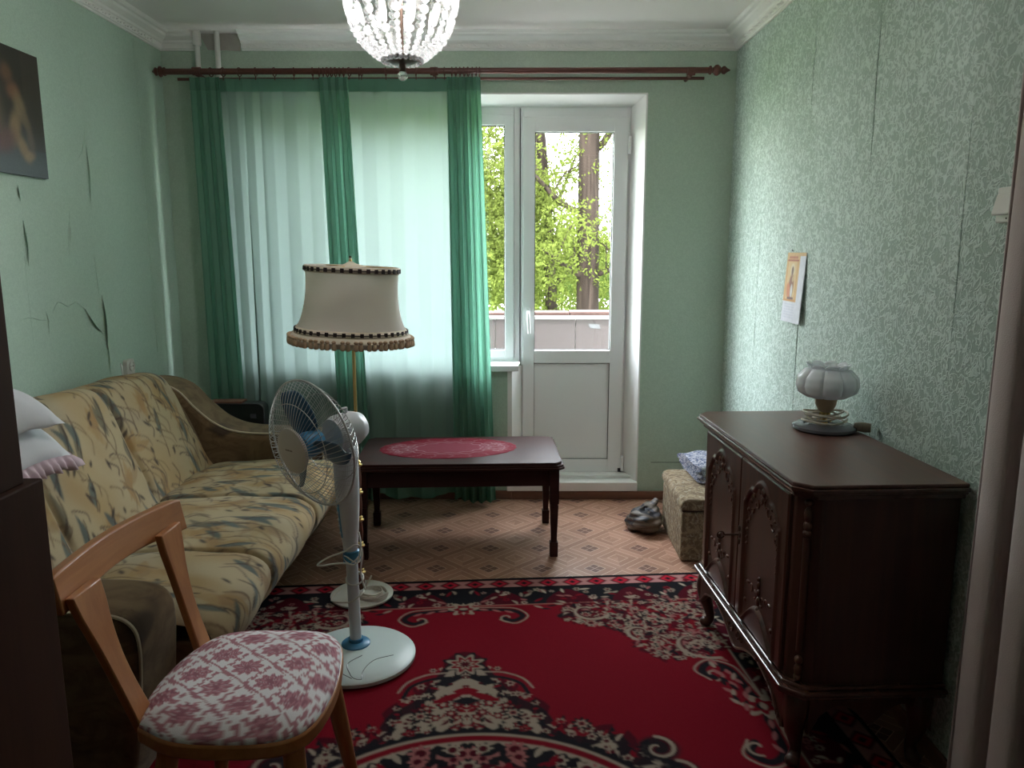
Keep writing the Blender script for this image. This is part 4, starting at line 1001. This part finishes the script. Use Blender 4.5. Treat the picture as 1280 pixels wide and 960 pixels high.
# ================================================================== chair with upholstered seat
chair = thing('wooden_chair', 'varnished wooden chair with pink and white patterned seat', 'chair', (-.60,1.61,0))
outl = [(-.770,1.445),(-.793,1.53),(-.797,1.62),(-.783,1.72),(-.752,1.797),(-.70,1.832),(-.59,1.84),(-.487,1.832),(-.432,1.782),(-.408,1.68),(-.400,1.56),(-.418,1.45),(-.465,1.402),(-.56,1.388),(-.68,1.398)]
O = spline([(x,y,0) for x,y in outl+outl[:1]],10)[:-1]; nO = len(O); cc = Vector((-.60,1.61,0))
fr_ = [(cc.x+(p.x-cc.x)*1.025,cc.y+(p.y-cc.y)*1.025) for p in O]
w_(B().prism(fr_,.412,.446).obj('seat_frame', M['oak'], chair, smooth=40, bevel=.006))
nr = 74; pos = []; 
for k in range(nO+1):
    p = O[k%nO]
    for j in range(nr):
        t = j/(nr-1)
        if t<.86: q_=t/.86; rr=q_*.985; z=.486-.010*q_**2-.020*q_**7
        else: q_=(t-.86)/.14; rr=.985+.02*math.sin(q_*PI*.75); z=.456-.014*q_
        pos.append((cc.x+(p.x-cc.x)*rr,cc.y+(p.y-cc.y)*rr,z))
pos = np.array(pos)
ang = .20; lu = (pos[:,0]+.6)*math.cos(ang)+(pos[:,1]-1.61)*math.sin(ang); lv = -(pos[:,0]+.6)*math.sin(ang)+(pos[:,1]-1.61)*math.cos(ang)
PU, PV = .112, .140
def rosette(lu,lv):
    W_ = np.array([.82,.79,.81]); K_ = np.array([.50,.23,.27]); D_ = np.array([.34,.14,.18])
    col = np.tile(W_,(len(lu),1)); best = np.full(len(lu),9.0); bx_ = np.zeros(len(lu)); by_ = np.zeros(len(lu))
    for (ou,ov) in ((0,0),(PU/2,PV/2)):
        x = (lu-ou+PU*50.5)%PU-PU/2; y = (lv-ov+PV*50.5)%PV-PV/2; d = np.hypot(x,y*.92); m = d<best
        best = np.where(m,d,best); bx_ = np.where(m,x,bx_); by_ = np.where(m,y,by_)
    # ogee net between the rosettes
    e = np.abs(np.abs(bx_)/(PU/2)+np.abs(by_)/(PV/2)*1.0-1.0)*(PU/2)
    net = (e<.0075)&(np.sin(bx_*220+by_*140)>-.55); col[net] = K_*.9
    th = np.arctan2(by_*.92,bx_); R_ = .034*(.86+.14*np.cos(9*th)+.10*np.cos(2*th))
    col[best<R_] = K_; vein = (best<R_*.92)&(np.sin(best*520+3*np.cos(9*th))>.35); col[vein] = D_
    hi = (best<R_*.75)&(np.cos(9*th+best*200)>.82); col[hi] = np.array([.58,.42,.44]); col[best<.007] = D_
    return col
M['chairfab'] = attr_mat('chair_print', .9, .3, 600, .15)
w_(fast_grid('cushion', pos, nO+1, nr, rosette(lu,lv), M['chairfab'], chair))
def slat(bot, top, wb_, wt_, nm='back_slat'):
    # bot / top: (x,y,z); the slat is wide along y and bows slightly
    def f(u,v,s):
        t = v; c = Vector(bot).lerp(Vector(top),t); wd = (wb_+(wt_-wb_)*t)*(1-.30*math.sin(PI*min(1,t*1.15))*1.0)+.012*max(0,t-.75)*4*.25
        return (c.x+s*.0095-.008*math.sin(PI*t), c.y+(u-.5)*wd, c.z)
    n=14; vv=[]; ff=[]
    for j in range(n+1):
        v=j/n; vv += [f(0,v,-1),f(1,v,-1),f(1,v,1),f(0,v,1)]
    for j in range(n): 
        for k in range(4): ff.append((4*j+k,4*j+(k+1)%4,4*j+4+(k+1)%4,4*j+4+k))
    ff += [(0,1,2,3),(4*n,4*n+1,4*n+2,4*n+3)]
    return w_(B().add(vv,ff).obj(nm, M['oakz'], chair, smooth=35, bevel=.003))
slat((-.772,1.480,.43),(-.868,1.462,.745),.062,.100); slat((-.760,1.765,.43),(-.846,1.800,.745),.062,.100)
def rail(u,v):
    return None
vv=[];ff=[]; n=18
for i in range(n+1):
    t=i/n; y=1.400+.485*t; x=-.884+.040*t-.022*math.sin(PI*t); top=.795+.006*math.sin(PI*t)+.010*t*0; bot=.712+.018*math.sin(PI*t)
    if i in (0,n): top-=.004; bot+=.002
    ln=.014
    vv += [(x-.011,y,bot),(x+.011,y,bot),(x+.011-ln,y,top),(x-.011-ln,y,top)]
for i in range(n):
    for k in range(4): ff.append((4*i+k,4*i+(k+1)%4,4*i+4+(k+1)%4,4*i+4+k))
ff += [(0,1,2,3),(4*n,4*n+1,4*n+2,4*n+3)]
w_(B().add(vv,ff).obj('top_rail', M['oak'], chair, smooth=35, bevel=.004))
for (x0,y0,x1,y1) in ((-.46,1.76,-.415,1.83),(-.46,1.46,-.415,1.39),(-.72,1.48,-.79,1.42),(-.71,1.75,-.77,1.82)):
    w_(B().tube([(x0,y0,.415),((x0+x1)/2,(y0+y1)/2,.21),(x1,y1,.0105)],[.024,.021,.014],12).obj('leg', M['oakz'], chair, smooth=50))

# ================================================================== cabinet edge at the left
cab = thing('brown_cabinet', 'dark brown wooden cabinet with a taller upper part at the left edge', 'cabinet', (-1.09,.93,0))
w_(bx(-1.45,-.727,.70,1.15,.0105,1.07).obj('lower_body', M['cab'], cab, bevel=.003))
w_(bx(-1.45,-.737,.72,1.12,1.07,1.95).obj('upper_body', M['cab'], cab, bevel=.003))
for k in range(2): 
    d = w_(bx(-1.445+.36*k,-1.095+.36*k,.690,.700,.08,1.03).obj('door', M['cab'], cab, bevel=.003)); w_(B().ball((-1.12+.05*k,.683,.6),.010,10,8).obj('knob', M['brass'], d, smooth=60))

# ================================================================== coffee table and doily
tb = thing('coffee_table', 'low dark wooden coffee table with moulded edge and square legs', 'table', (-.255,3.645,0), math.radians(2.4))
hx, hy = .487, .272
def clip_rect(a,c,k): return [(-a+k,-c),(a-k,-c),(a,-c+k),(a,c-k),(a-k,c),(-a+k,c),(-a,c-k),(-a,-c+k)]
B().prism(clip_rect(hx-.012,hy-.012,.03),.448,.462).obj('top', M['tablew'], tb, bevel=.003)
B().prism(clip_rect(hx-.004,hy-.004,.028),.440,.449).prism(clip_rect(hx,hy,.022),.430,.440).prism(clip_rect(hx-.012,hy-.012,.03),.424,.430).obj('edge_moulding', M['tablew'], tb, bevel=.0025)
ax, ay = hx-.045, hy-.045
for s_ in (-1,1):
    bx(-ax,ax,s_*ay-.009,s_*ay+.009,.345,.424).obj('apron', M['tablew'], tb, bevel=.002); bx(s_*ax-.009,s_*ax+.009,-ay,ay,.345,.424).obj('apron', M['tablew'], tb, bevel=.002)
    for q_ in (-1,1):
        bb = B()
        def sq(c,w0,w1,z0,z1):
            vv=[(c[0]+x*w_q,c[1]+y*w_q,z) for (z,w_q) in ((z0,w0),(z1,w1)) for x,y in ((-1,-1),(1,-1),(1,1),(-1,1))]
            bb.add(vv,[(3,2,1,0),(4,5,6,7),(0,1,5,4),(1,2,6,5),(2,3,7,6),(3,0,4,7)])
        c=(s_*ax,q_*ay); sq(c,.021,.021,.26,.424); sq(c,.017,.017,.252,.26); sq(c,.013,.019,.072,.252); sq(c,.018,.019,.004,.072); sq(c,.016,.018,.0,.004)
        lg = bb.obj('leg', M['tablew'], tb, bevel=.0015)
dc = Cv(.70,.42,.003,(.15,.006,.018)); q = random.Random(2)
LW=(.30,.18,.20); cu,cv_=.35,.21
def sc(t,k,n=0,am=0): return (cu+(.33*k+am*math.cos(n*t))*math.cos(t), cv_+(.195*k+am*math.cos(n*t))*math.sin(t))
dc.put((slice(None),slice(None)), (((dc.U-cu)/.20)**2+((dc.V-cv_)/.085)**2<1)*1.0, (.18,.03,.048))
for k,n,am in ((.62,18,.006),(.50,14,.006)): dc.line([sc(2*PI*i/160,k,n,am) for i in range(161)],.005,LW,.8)
for k in range(20):
    a=2*PI*k/20; dc.line([sc(a,.66),sc(a+.09,.80),sc(a,.96)],.004,LW,.6)
for s_ in (-1,1):
    for k in range(7):
        a=(0 if s_>0 else PI)+(k-3)*.16; dc.curve([sc(a*1.0,.55),sc(a+.08,.72),sc(a,.9)],.005,LW,.8); p=sc(a,.80); dc.curl(p[0],p[1],.022,q.uniform(0,6),5,.004,LW,.8)
dcol=[];dpos=[]; NA,NR=180,60
M['doily']=attr_mat('doily_lace',.85,.3,700,.15)
dl = thing('doily', 'red oval lace doily with pale stitching on the coffee table', 'doily', (-.312,3.672,.462), math.radians(5))
for i in range(NA+1):
    a=2*PI*i/NA
    for j in range(NR):
        k=j/(NR-1); x,y=sc(a,k*(1+.022*abs(math.sin(13*a))))
        dpos.append((x-cu,y-cv_,.0022+.0012*math.sin(a*7)*k*k if j<NR-1 else .0004)); dcol.append((x,y))
dcol=np.array(dcol); fast_grid('cloth', np.array(dpos), NA+1, NR, dc.sample(dcol[:,0],dcol[:,1]), M['doily'], dl)

# ================================================================== sideboard (local: x into the wall, y away from the camera)
sb = thing('carved_sideboard', 'dark carved two door sideboard on curved legs by the right wall', 'sideboard', (.722,1.866,0), math.radians(2.75))
DP, LN = .452, .935; TZ = .830
def ctop(o,k): return [(-o,k-o),(k-o,-o),(DP,-o),(DP,LN+o),(k-o,LN+o),(-o,LN+o-k)]
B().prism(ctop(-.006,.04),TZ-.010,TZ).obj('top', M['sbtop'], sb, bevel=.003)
B().prism(ctop(0,.04),TZ-.022,TZ-.010).prism(ctop(-.008,.04),TZ-.030,TZ-.022).prism(ctop(-.018,.045),TZ-.044,TZ-.030).obj('top_moulding', M['sbgloss'], sb, bevel=.003)
bd = [(.034,.085),(.085,.034),(DP,.034),(DP,LN-.034),(.085,LN-.034),(.034,LN-.085)]
body = B().prism(bd,.25,TZ-.040).obj('body', M['sb'], sb, bevel=.004)
def grow(p,o): return [(a-o if a<.3 else a, c-o if c<LN/2 else c+o) for a,c in p]
B().prism(grow(bd,.022),.228,.240).prism(grow(bd,.028),.240,.252).prism(grow(bd,.014),.252,.262).obj('base_moulding', M['sbgloss'], sb, bevel=.004)
# carved strips on the canted corners
for yc,sg in ((.060,1),(LN-.060,-1)):
    n_c = Vector((-1,-sg,0)).normalized(); c0 = Vector((.060,yc,0))
    for z,rz in ((.735,.022),(.705,.014),(.768,.010),(.685,.010)): B().ball(c0+n_c*.004+Vector((0,0,z)),(.012,.012,rz),8,6).obj('carved_bead', M['sbcarve'], sb, smooth=60)
    for z,rz in ((.295,.020),(.325,.013),(.275,.012)): B().ball(c0+n_c*.004+Vector((0,0,z)),(.012,.012,rz),8,6).obj('carved_bead', M['sbcarve'], sb, smooth=60)
    B().tube([c0+n_c*.002+Vector((0,0,.35)),c0+n_c*.002+Vector((0,0,.67))],.010,10).obj('corner_column', M['sb'], sb, smooth=50)
# doors: framed, with a recessed shaped panel
D0, D1, DM = .098, LN-.098, LN/2; DZ0, DZ1 = .268, .782
def door_(y0,y1,name):
    yc=(y0+y1)/2; hw=(y1-y0)/2; ny,nz=80,120; ys=np.linspace(y0+.001,y1-.001,ny); zs=np.linspace(DZ0,DZ1,nz); Yg,Zg=np.meshgrid(ys,zs,indexing='ij')
    s_=(Yg-yc)/(hw-.055); a=np.abs(s_)
    top = .725-.075*np.clip(a,0,1)**3 + .018*np.exp(-(a/.28)**2) - .012*np.exp(-((a-.5)/.12)**2)
    bot = .330+.030*np.cos(np.clip(a,0,1)*PI)*1.0 - .022*np.exp(-((a-1.0)/.25)**2)
    ins = np.minimum(np.minimum((1-a)*(hw-.055), top-Zg), Zg-bot)
    dep = .013*sstep(0,.016,ins) - .0075*np.exp(-((ins+.006)/.0055)**2) - .004*np.exp(-((ins-.022)/.004)**2)
    edge = np.minimum(np.minimum(Yg-y0,y1-Yg),np.minimum(Zg-DZ0,DZ1-Zg)); dep = dep+ .012*(1-sstep(0,.004,edge))
    pos=np.stack([.022+dep,Yg,Zg],-1).reshape(-1,3)
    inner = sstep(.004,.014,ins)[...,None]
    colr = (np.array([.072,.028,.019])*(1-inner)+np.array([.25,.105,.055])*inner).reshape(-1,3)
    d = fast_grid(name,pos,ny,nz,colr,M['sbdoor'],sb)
    B().box(.026,.040,y0+.002,y1-.002,DZ0+.002,DZ1-.002).obj('door_board', M['sb'], d)
    # carved ornament on the panel
    def piece(nm): 
        q_=B(); parts_.append((nm,q_)); return q_
    parts_=[]
    def S3(y,z,dx=.004): return (.030-dx,yc+y,z)
    for sg in (-1,1):
        for (y,z,r_,a0,tn) in ((.022,.690,.017,PI/2,4.2),(.050,.672,.020,2.2,4.6),(.082,.645,.016,2.6,4.2),(.105,.610,.012,2.0,4.0)):
            pts=[]
            for i in range(15):
                t=i/14; an=a0+tn*t; rr=r_*(1-.75*t); pts.append(S3(sg*(y+rr*math.cos(an)),z+rr*math.sin(an)))
            piece('carved_scroll').tube(pts,[.0046*(1-.5*i/14) for i in range(15)],6)
        for k,(y,z) in enumerate(((.034,.716),(.068,.694),(.094,.668),(.112,.635),(.116,.595),(.117,.57),(.117,.545),(.117,.525))): piece('carved_leaf').ball(S3(sg*y,z),(.006,.0055,.0095-.0006*k),7,5,Matrix.Rotation(-sg*(.9-.14*k),3,'X'))
        for (y,z,r_,a0,tn) in ((.030,.400,.018,-PI/2,-4.4),(.060,.408,.014,-2.0,-4.2)):
            pts=[]
            for i in range(15):
                t=i/14; an=a0+tn*t; rr=r_*(1-.75*t); pts.append(S3(sg*(y+rr*math.cos(an)),z+rr*math.sin(an)))
            piece('carved_scroll').tube(pts,[.0046*(1-.5*i/14) for i in range(15)],6)
        piece('carved_leaf').ball(S3(sg*.085,.412),(.006,.012,.006),7,5); piece('carved_leaf').ball(S3(sg*.105,.345),(.006,.009,.008),7,5)
    for z,r1,r2 in ((.722,.012,.015),(.700,.009,.012),(.385,.010,.016),(.412,.009,.012),(.436,.007,.012),(.455,.005,.008),(.360,.011,.009)): piece('carved_leaf').ball(S3(0,z),(.008,r1,r2),8,6)
    for nm,q_ in parts_: q_.obj(nm, M['sbcarve'], d, smooth=60)
    return d
def doormat():
    q=NT('walnut_door'); a=q.n('VertexColor',layer_name='Col'); v=q.co((1,1,.07)); n=q.noise(v,16,4,.6,1.2)
    c=q.mix(1.0,a.outputs[0],q.mix(q.ramp(n,.3,.7),(.7,.7,.7),(1.35,1.3,1.25)),'MULTIPLY'); return q.done(q.bsdf(c,.33,0,.5))
M['sbdoor']=doormat()
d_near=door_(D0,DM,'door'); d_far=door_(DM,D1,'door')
e_ = B().lathe([(.001,-.004),(.010,-.003),(.012,0)],12,(.018,DM-.022,.535),Matrix.Rotation(PI/2,3,'Y')).ball((.017,DM-.022,.555),(.004,.007,.011),8,6).ball((.017,DM-.022,.512),(.004,.007,.011),8,6).obj('escutcheon', M['bronze'], d_near, smooth=50)
B().tube([(.02,DM-.022,.535),(-.030,DM-.022,.535)],.003,8).tube([(-.030,DM-.022+.0,.535)]+[(-.042+.011*math.cos(a),DM-.022+.0,.535+.011*math.sin(a)) for a in [0+.4*k for k in range(16)]],.0025,6).obj('key', M['bronze'], d_near, smooth=50)
# scalloped aprons
def apron(L0,L1,fn,name='apron'):
    n=48; pts=[(L0,.232)]; 
    for i in range(n+1):
        t=i/n; s_=abs(2*t-1); z=.178-.030*math.cos(s_*PI*2)*.7 - .018*math.exp(-(s_/.12)**2)-.045*max(0,s_-.82)/.18
        pts.append((L0+(L1-L0)*t,z))
    pts.append((L1,.232)); return B().prism(pts,0,.018,fn).obj(name,M['sb'],sb,bevel=.002)
apf = apron(.075,LN-.075,lambda a,z,h:(.030+h,a,z)); apron(.085,DP-.02,lambda a,z,h:(a,.034+h,z)); apron(.085,DP-.02,lambda a,z,h:(a,LN-.034-h,z))
n=48; pts=[]
for i in range(n+1):
    t=i/n; s_=abs(2*t-1); z=.178-.030*math.cos(s_*PI*2)*.7-.018*math.exp(-(s_/.12)**2)-.045*max(0,s_-.82)/.18; pts.append((.027,.075+(LN-.15)*t,z+.004))
B().tube(pts,.0042,6).obj('apron_bead', M['sbcarve'], apf, smooth=60)
for sg in (-1,1):
    bb=B()
    for (y,z,r_,a0,tn) in ((.03,.190,.016,PI/2,4.4),(.062,.195,.011,2.4,4.2)):
        p_=[(.026,LN/2+sg*(y+r_*(1-.75*i/13)*math.cos(a0+tn*i/13)),z+r_*(1-.75*i/13)*math.sin(a0+tn*i/13)) for i in range(14)]; bb.tube(p_,.0035,6)
    bb.obj('apron_carving', M['sbcarve'], apf, smooth=60)
# cabriole legs
for (x,y,dx,dy) in ((.070,.070,-1,-1),(.070,LN-.070,-1,1),(DP-.05,.070,0,-1),(DP-.05,LN-.070,0,1)):
    k=.7071 if dx else 1.0
    pts=[(0,.235),(.012,.20),(.022,.165),(.020,.125),(.006,.085),(-.004,.050),(.004,.030),(.016,.020),(.020,.0115)]
    rad=[.036,.036,.032,.026,.020,.016,.018,.021,.017]
    P3=spline([(x+dx*k*o,y+dy*k*o,z) for o,z in pts],4); R3=[p.x for p in spline([(r_,0,0) for r_ in rad],4)]
    lg=B().tube(P3,R3,12).obj('leg', M['sb'], sb, smooth=60)
    B().ball((x+dx*k*.030,y+dy*k*.030,.19),(.014,.014,.026),8,6).ball((x+dx*k*.036,y+dy*k*.036,.165),(.009,.009,.016),8,6).obj('knee_carving', M['sbcarve'], lg, smooth=60)

# ================================================================== petal table lamp on the sideboard
TX, TY = 1.040, 2.500
tl = thing('petal_table_lamp', 'small table lamp with white glass petal shade on the sideboard', 'table lamp', (TX,TY,TZ))
B().lathe([(.094,0),(.101,.006),(.100,.014),(.090,.020),(.03,.024),(.001,.024)],44).obj('base', M['lampbase'], tl, smooth=40)
B().lathe([(.012,.022),(.008,.03),(.010,.045),(.016,.060),(.012,.064)],16).obj('stem', M['brass'], tl, smooth=50)
bb=B()
for k in range(7):
    a=2*PI*k/7; bb.tube([(.022*math.cos(a),.022*math.sin(a),.030),(.012*math.cos(a),.012*math.sin(a),.068)],.0022,6)
bb.obj('brass_prongs', M['brass'], tl, smooth=50)
M['cup']=plain('tan_cup',(.36,.25,.16),.35)
B().lathe([(.012,.058),(.024,.068),(.033,.086),(.035,.105),(.033,.122)],24).obj('cup', M['cup'], tl, smooth=50)
def petal(u,v):
    a=2*PI*u; lob=abs(math.sin(a*4.5))**.45
    prof=[(.030,.118),(.064,.115),(.090,.130),(.098,.152),(.093,.178),(.072,.200),(.056,.206),(.060,.212),(.068,.218)]
    i=min(len(prof)-2,int(v*(len(prof)-1))); f=v*(len(prof)-1)-i; r_=prof[i][0]*(1-f)+prof[i+1][0]*f; z=prof[i][1]*(1-f)+prof[i+1][1]*f
    lb=(.88+.12*lob) if v<.8 else (.90+.10*lob); z+= (.010*(lob-.5) if v>.85 else 0); return (r_*lb*math.cos(a),r_*lb*math.sin(a),z)
o=B().surf(petal,126,32,cu=True).obj('glass_shade', M['opal'], tl, smooth=70); o.modifiers.new('thick','SOLIDIFY').thickness=.003
pts=[]
for i in range(16*5):
    a=2*PI*i/16; t=i/80; rr=.050+.016*math.sin(t*9+.5); pts.append((rr*1.12*math.cos(a),rr*.9*math.sin(a),.028+.034*t+.004*math.sin(i*.9)))
B().tube(pts,.0036,6).obj('cord', M['cordw'], tl, smooth=60)
M['plugc']=plain('plug_tan',(.30,.24,.18),.6,var=.4,vs_=60)
B().tube([(.085,-.03,.018),(.098,-.036,.018),(.112,-.045,.018),(.130,-.055,.018)],[.012,.016,.017,.015],10).obj('plug', M['plugc'], tl, smooth=50)

# ================================================================== ottoman box, folded cloth, bag
def tapestry(name,c1,c2,c3,sc_):
    q=NT(name); v=q.co(); n=q.noise(v,sc_,3,.6,2.0); n2=q.noise(v,sc_*2.3,2,.5,1.0)
    c=q.mix(q.ramp(n,.42,.56),c1,c2); c=q.mix(q.math('MULTIPLY',q.ramp(n2,.55,.68),.7),c,c3); return q.done(q.bsdf(c,.9,0,.15,q.bump(n2,.4,.003)))
M['tap']=tapestry('tapestry_cover',(.29,.23,.15),(.165,.12,.078),(.38,.345,.27),22)
M['cloth']=tapestry('blue_print_cloth',(.46,.46,.52),(.10,.12,.20),(.36,.32,.32),45)
ot=thing('ottoman_box','tapestry covered storage box between the sideboard and the back wall','ottoman',(.97,3.60,0),math.radians(-1))
bx(-.19,.19,-.245,.245,.004,.245).obj('body', M['tap'], ot, bevel=.012)
def lid(u,v): return None
B().prism([(-.195,.250),(.195,.250),(.195,.292),(.185,.302),(-.165,.304),(-.188,.296),(-.197,.275)],-.255,.250,lambda a,z,h:(a,h,z)).obj('lid', M['tap'], ot, smooth=40, bevel=.010)
bx(-.188,.188,-.243,.243,.243,.252).obj('gap', M['braid_d'], ot)
fc=thing('folded_cloth','blue and white patterned folded cloth on the tapestry box','cloth',(1.02,3.70,.312),.15)
for k in range(3):
    def fcl(u,v,k=k):
        a=2*PI*v; x=(u-.5)*.25; y=.135*math.copysign(abs(math.cos(a))**.35,math.cos(a)); z=.020*math.copysign(abs(math.sin(a))**.7,math.sin(a))
        return (x*(1+.03*math.sin(3*a+k))-.012*k+.008*math.sin(y*30), y+.01*k*math.sin(u*5), .022+.034*k*.8+z*(1+.2*math.sin(u*9+k*2))+.004*math.sin(u*11+y*20))
    bb=B().surf(fcl,16,28,cv=True); n0=len(bb.v)
    bb.f.append(tuple(range(28))); bb.f.append(tuple(range(16*28,17*28))); bb.obj('fold', M['cloth'], fc, smooth=60)
def bagm():
    q=NT('crumpled_bag'); v=q.co((.6,.6,3.2),rot=(.25,.3,0)); n=q.noise(v,6,2,.5,1.2); wv=q.math('FRACT',q.math('MULTIPLY',n,6.0))
    c=q.mix(q.ramp(wv,.35,.65),(.115,.095,.078),(.026,.027,.034)); c=q.mix(q.ramp(q.noise(q.co(),5,1),.52,.62),c,(.13,.095,.07)); return q.done(q.bsdf(c,.5,0,.35,q.bump(n,.5,.01)))
M['bag']=bagm()
bg_=thing('crumpled_bag','crumpled dark striped plastic bag on the floor beside the tapestry box','bag',(.680,3.79,0))
def bagf(u,v):
    a=2*PI*u; t=PI*v; r_=1+.09*math.sin(2*a+2*t+.5)+.05*math.sin(5*a-4*t)+.035*math.sin(13*t+3*math.sin(2*a+1))
    return (.090*r_*math.sin(t)**.7*math.cos(a), .12*r_*math.sin(t)**.8*math.sin(a), max(.001,.058-.060*r_*math.cos(t)+.016*math.sin(2*a+.6)*math.sin(t)+.02*math.cos(a)*math.sin(t)))
B().surf(bagf,56,40,cu=True).obj('bag_body', M['bag'], bg_, smooth=60)
B().tube(spline([(.02,.02,.10),(.05,.03,.125),(.072,.04,.150)],6),[.040-.0018*i for i in range(13)],12,flat=.5).obj('bag_neck', M['bag'], bg_, smooth=50)

# ================================================================== suitcase behind the sofa arm
su=thing('black_suitcase','black case standing upright behind the far sofa arm','suitcase',(-1.46,4.0,0))
rc_=[(p[0],p[1]) for p in arc(6,0,PI/2,.035,(.155-.035,.628-.035))]+[(p[0],p[1]) for p in arc(6,PI/2,PI,.035,(-.155+.035,.628-.035))]+[(-.155,.006),(.155,.006)]
B().prism(rc_,-.045,.045,lambda a,z,h:(a,h,z)).obj('shell', M['black'], su, smooth=40, bevel=.006)
B().tube([(.157*1,-.047,.03)]+[(a+.002,-.047,z) for a,z in rc_[:7]]+[(a-.002,-.047,z) for a,z in rc_[7:14]]+[(-.157,-.047,.03)],.004,6).obj('edge_band', M['lampbase'], su, smooth=60)
bx(-.13,.045,-.05,.03,.629,.640).obj('tray_lid', M['skirt'], su, bevel=.002)
for x in (-.1,.1): bx(x-.015,x+.015,-.049,-.045,.55,.575).obj('latch', M['lampbase'], su)

# ================================================================== socket, switch, picture, calendar
so=thing('wall_socket','old white power socket above the sofa on the left wall','socket',(XL+.0025,3.655,.865))
B().prism(clip_rect(.036,.040,.008),0,.022,lambda a,z,h:(h,a,z)).obj('plate', M['switch'], so, bevel=.003)
B().lathe([(.024,0),(.024,.007),(.020,.008),(.019,.003),(.001,.003)],20,(.021,.004,.006),Matrix.Rotation(PI/2,3,'Y')).obj('cup', M['switch'], so, smooth=40)
for y in (-.007,.014): B().tube([(.022,y,.006),(.0255,y,.006)],.003,8).obj('hole', M['braid_d'], so)
B().prism([(-.060,.03),(-.040,.012),(-.044,-.025),(-.038,-.040),(-.050,-.022),(-.056,.008)],0,.004,lambda a,z,h:(h,a,z)).obj('chipped_plaster', M['white'], so)
sw=thing('light_switch','white rocker light switch beside the door curtain','switch',(XR-.0025,1.868,1.525))
bx(-.014,0,-.042,.042,-.042,.042).obj('plate', M['switch'], sw, bevel=.004)
B().prism([(-.014,-.024),(-.014,.026),(-.019,.026),(-.030,-.020),(-.028,-.024)],-.032,.034,lambda a,z,h:(a,h,z)).obj('rocker', M['switch'], sw, bevel=.002)
bx(-.0145,-.0138,-.004,.0,-.034,-.030).obj('indicator', M['braid_d'], sw)
pc=thing('dark_painting','unframed dark painting hung high on the left wall','painting',(XL+.0025,2.82,1.925))
bx(0,.016,-.32,.32,-.228,.228).obj('canvas', M['braid_d'], pc, bevel=.002)
pv=Cv(.64,.456,.006,(.030,.024,.020)); V_=pv.V
pv.put((slice(None),slice(None)), sstep(.20,.02,V_)*.9 if False else 1-sstep(.02,.24,V_), (.10,.115,.13))
pv.put((slice(None),slice(None)), ((pv.U>.53)&(V_>.1))*.35, (.07,.05,.035))
q=random.Random(9)
for (u,v,a_,b_,an,c_) in ((.47,.30,.035,.03,0,(.20,.09,.05)),(.50,.25,.03,.05,.3,(.22,.16,.09)),(.53,.20,.02,.045,.5,(.16,.11,.07)),(.46,.17,.03,.06,-.3,(.27,.18,.10)),(.50,.10,.025,.05,.6,(.30,.21,.12)),(.535,.075,.03,.018,.3,(.32,.23,.14)),(.44,.36,.03,.03,0,(.14,.07,.04)),(.30,.22,.08,.12,.2,(.20,.13,.08)),(.25,.33,.05,.05,0,(.25,.15,.09)),(.40,.12,.06,.04,.4,(.14,.07,.07)),(.55,.13,.02,.04,.2,(.15,.11,.10))): pv.ell(u,v,a_,b_,an,c_,.85,.6)
gu=np.linspace(0,.64,108); gv=np.linspace(0,.456,77); GU,GV=np.meshgrid(gu,gv,indexing='ij')
M['paint']=attr_mat('oil_paint',.42,.15,120,.5)
fast_grid('painted_surface', np.stack([np.full_like(GU,.0168),GU-.32,GV-.228],-1).reshape(-1,3),108,77,pv.sample(GU,GV).reshape(-1,3),M['paint'],pc)
cl=thing('wall_calendar','small orange and white wall calendar on the right wall','calendar',(XR-.003,3.235,1.41),0)
cl.rotation_euler=(0,math.radians(3.2),0)
cvz=Cv(.21,.290,.0025,(.66,.67,.74)); OR=(.55,.25,.07)
cvz.put((slice(None),slice(None)), (((cvz.U<.150)&(cvz.V>.085))|(cvz.V>.275))*1.0, (.60,.38,.17))
cvz.put((slice(None),slice(None)), ((cvz.U>.02)&(cvz.U<.125)&(cvz.V>.092)&(cvz.V<.252))*1.0, (.62,.44,.22))
for u in (.018,.128): cvz.line([(u,.09),(u,.255)],.006,OR)
cvz.line([(.015,.258),(.135,.258)],.007,(.35,.08,.05)); cvz.line([(.03,.270),(.12,.270)],.010,(.42,.14,.08)); cvz.line([(.015,.092),(.135,.092)],.006,OR)
cvz.ell(.078,.218,.024,.026,0,(.66,.56,.38)); cvz.ell(.078,.214,.012,.019,0,(.16,.08,.06)); cvz.ell(.078,.15,.028,.050,0,(.24,.09,.06)); cvz.ell(.05,.13,.020,.035,.3,(.55,.20,.09)); cvz.ell(.085,.13,.013,.028,0,(.62,.60,.58)); cvz.ell(.09,.180,.010,.012,0,(.5,.35,.2)); cvz.line([(.05,.10),(.11,.10)],.010,(.15,.06,.05))
for k in range(6): cvz.line([(.02,.020+.011*k),(.135,.020+.011*k)],.0035,(.42,.45,.58),.55)
for k in range(8): cvz.line([(.022+.016*k,.015),(.022+.016*k,.080)],.003,(.66,.67,.74),.9)
gu=np.linspace(0,.21,85); gv=np.linspace(0,.290,117); GU,GV=np.meshgrid(gu,gv,indexing='ij')
M['calp']=attr_mat('calendar_print',.45,.02,50,.4)
bx(-.0035,-.0005,-.105,.105,-.290,0).obj('leaves', M['paperw'], cl)
fast_grid('front_page', np.stack([np.full_like(GU,-.0040),.105-GU,GV-.290],-1).reshape(-1,3)[:, :],85,117,cvz.sample(GU,GV).reshape(-1,3),M['calp'],cl)
B().tube([(.003,.06,.006),(-.006,.06,.012)],.003,8).obj('pin', M['steel'], cl)
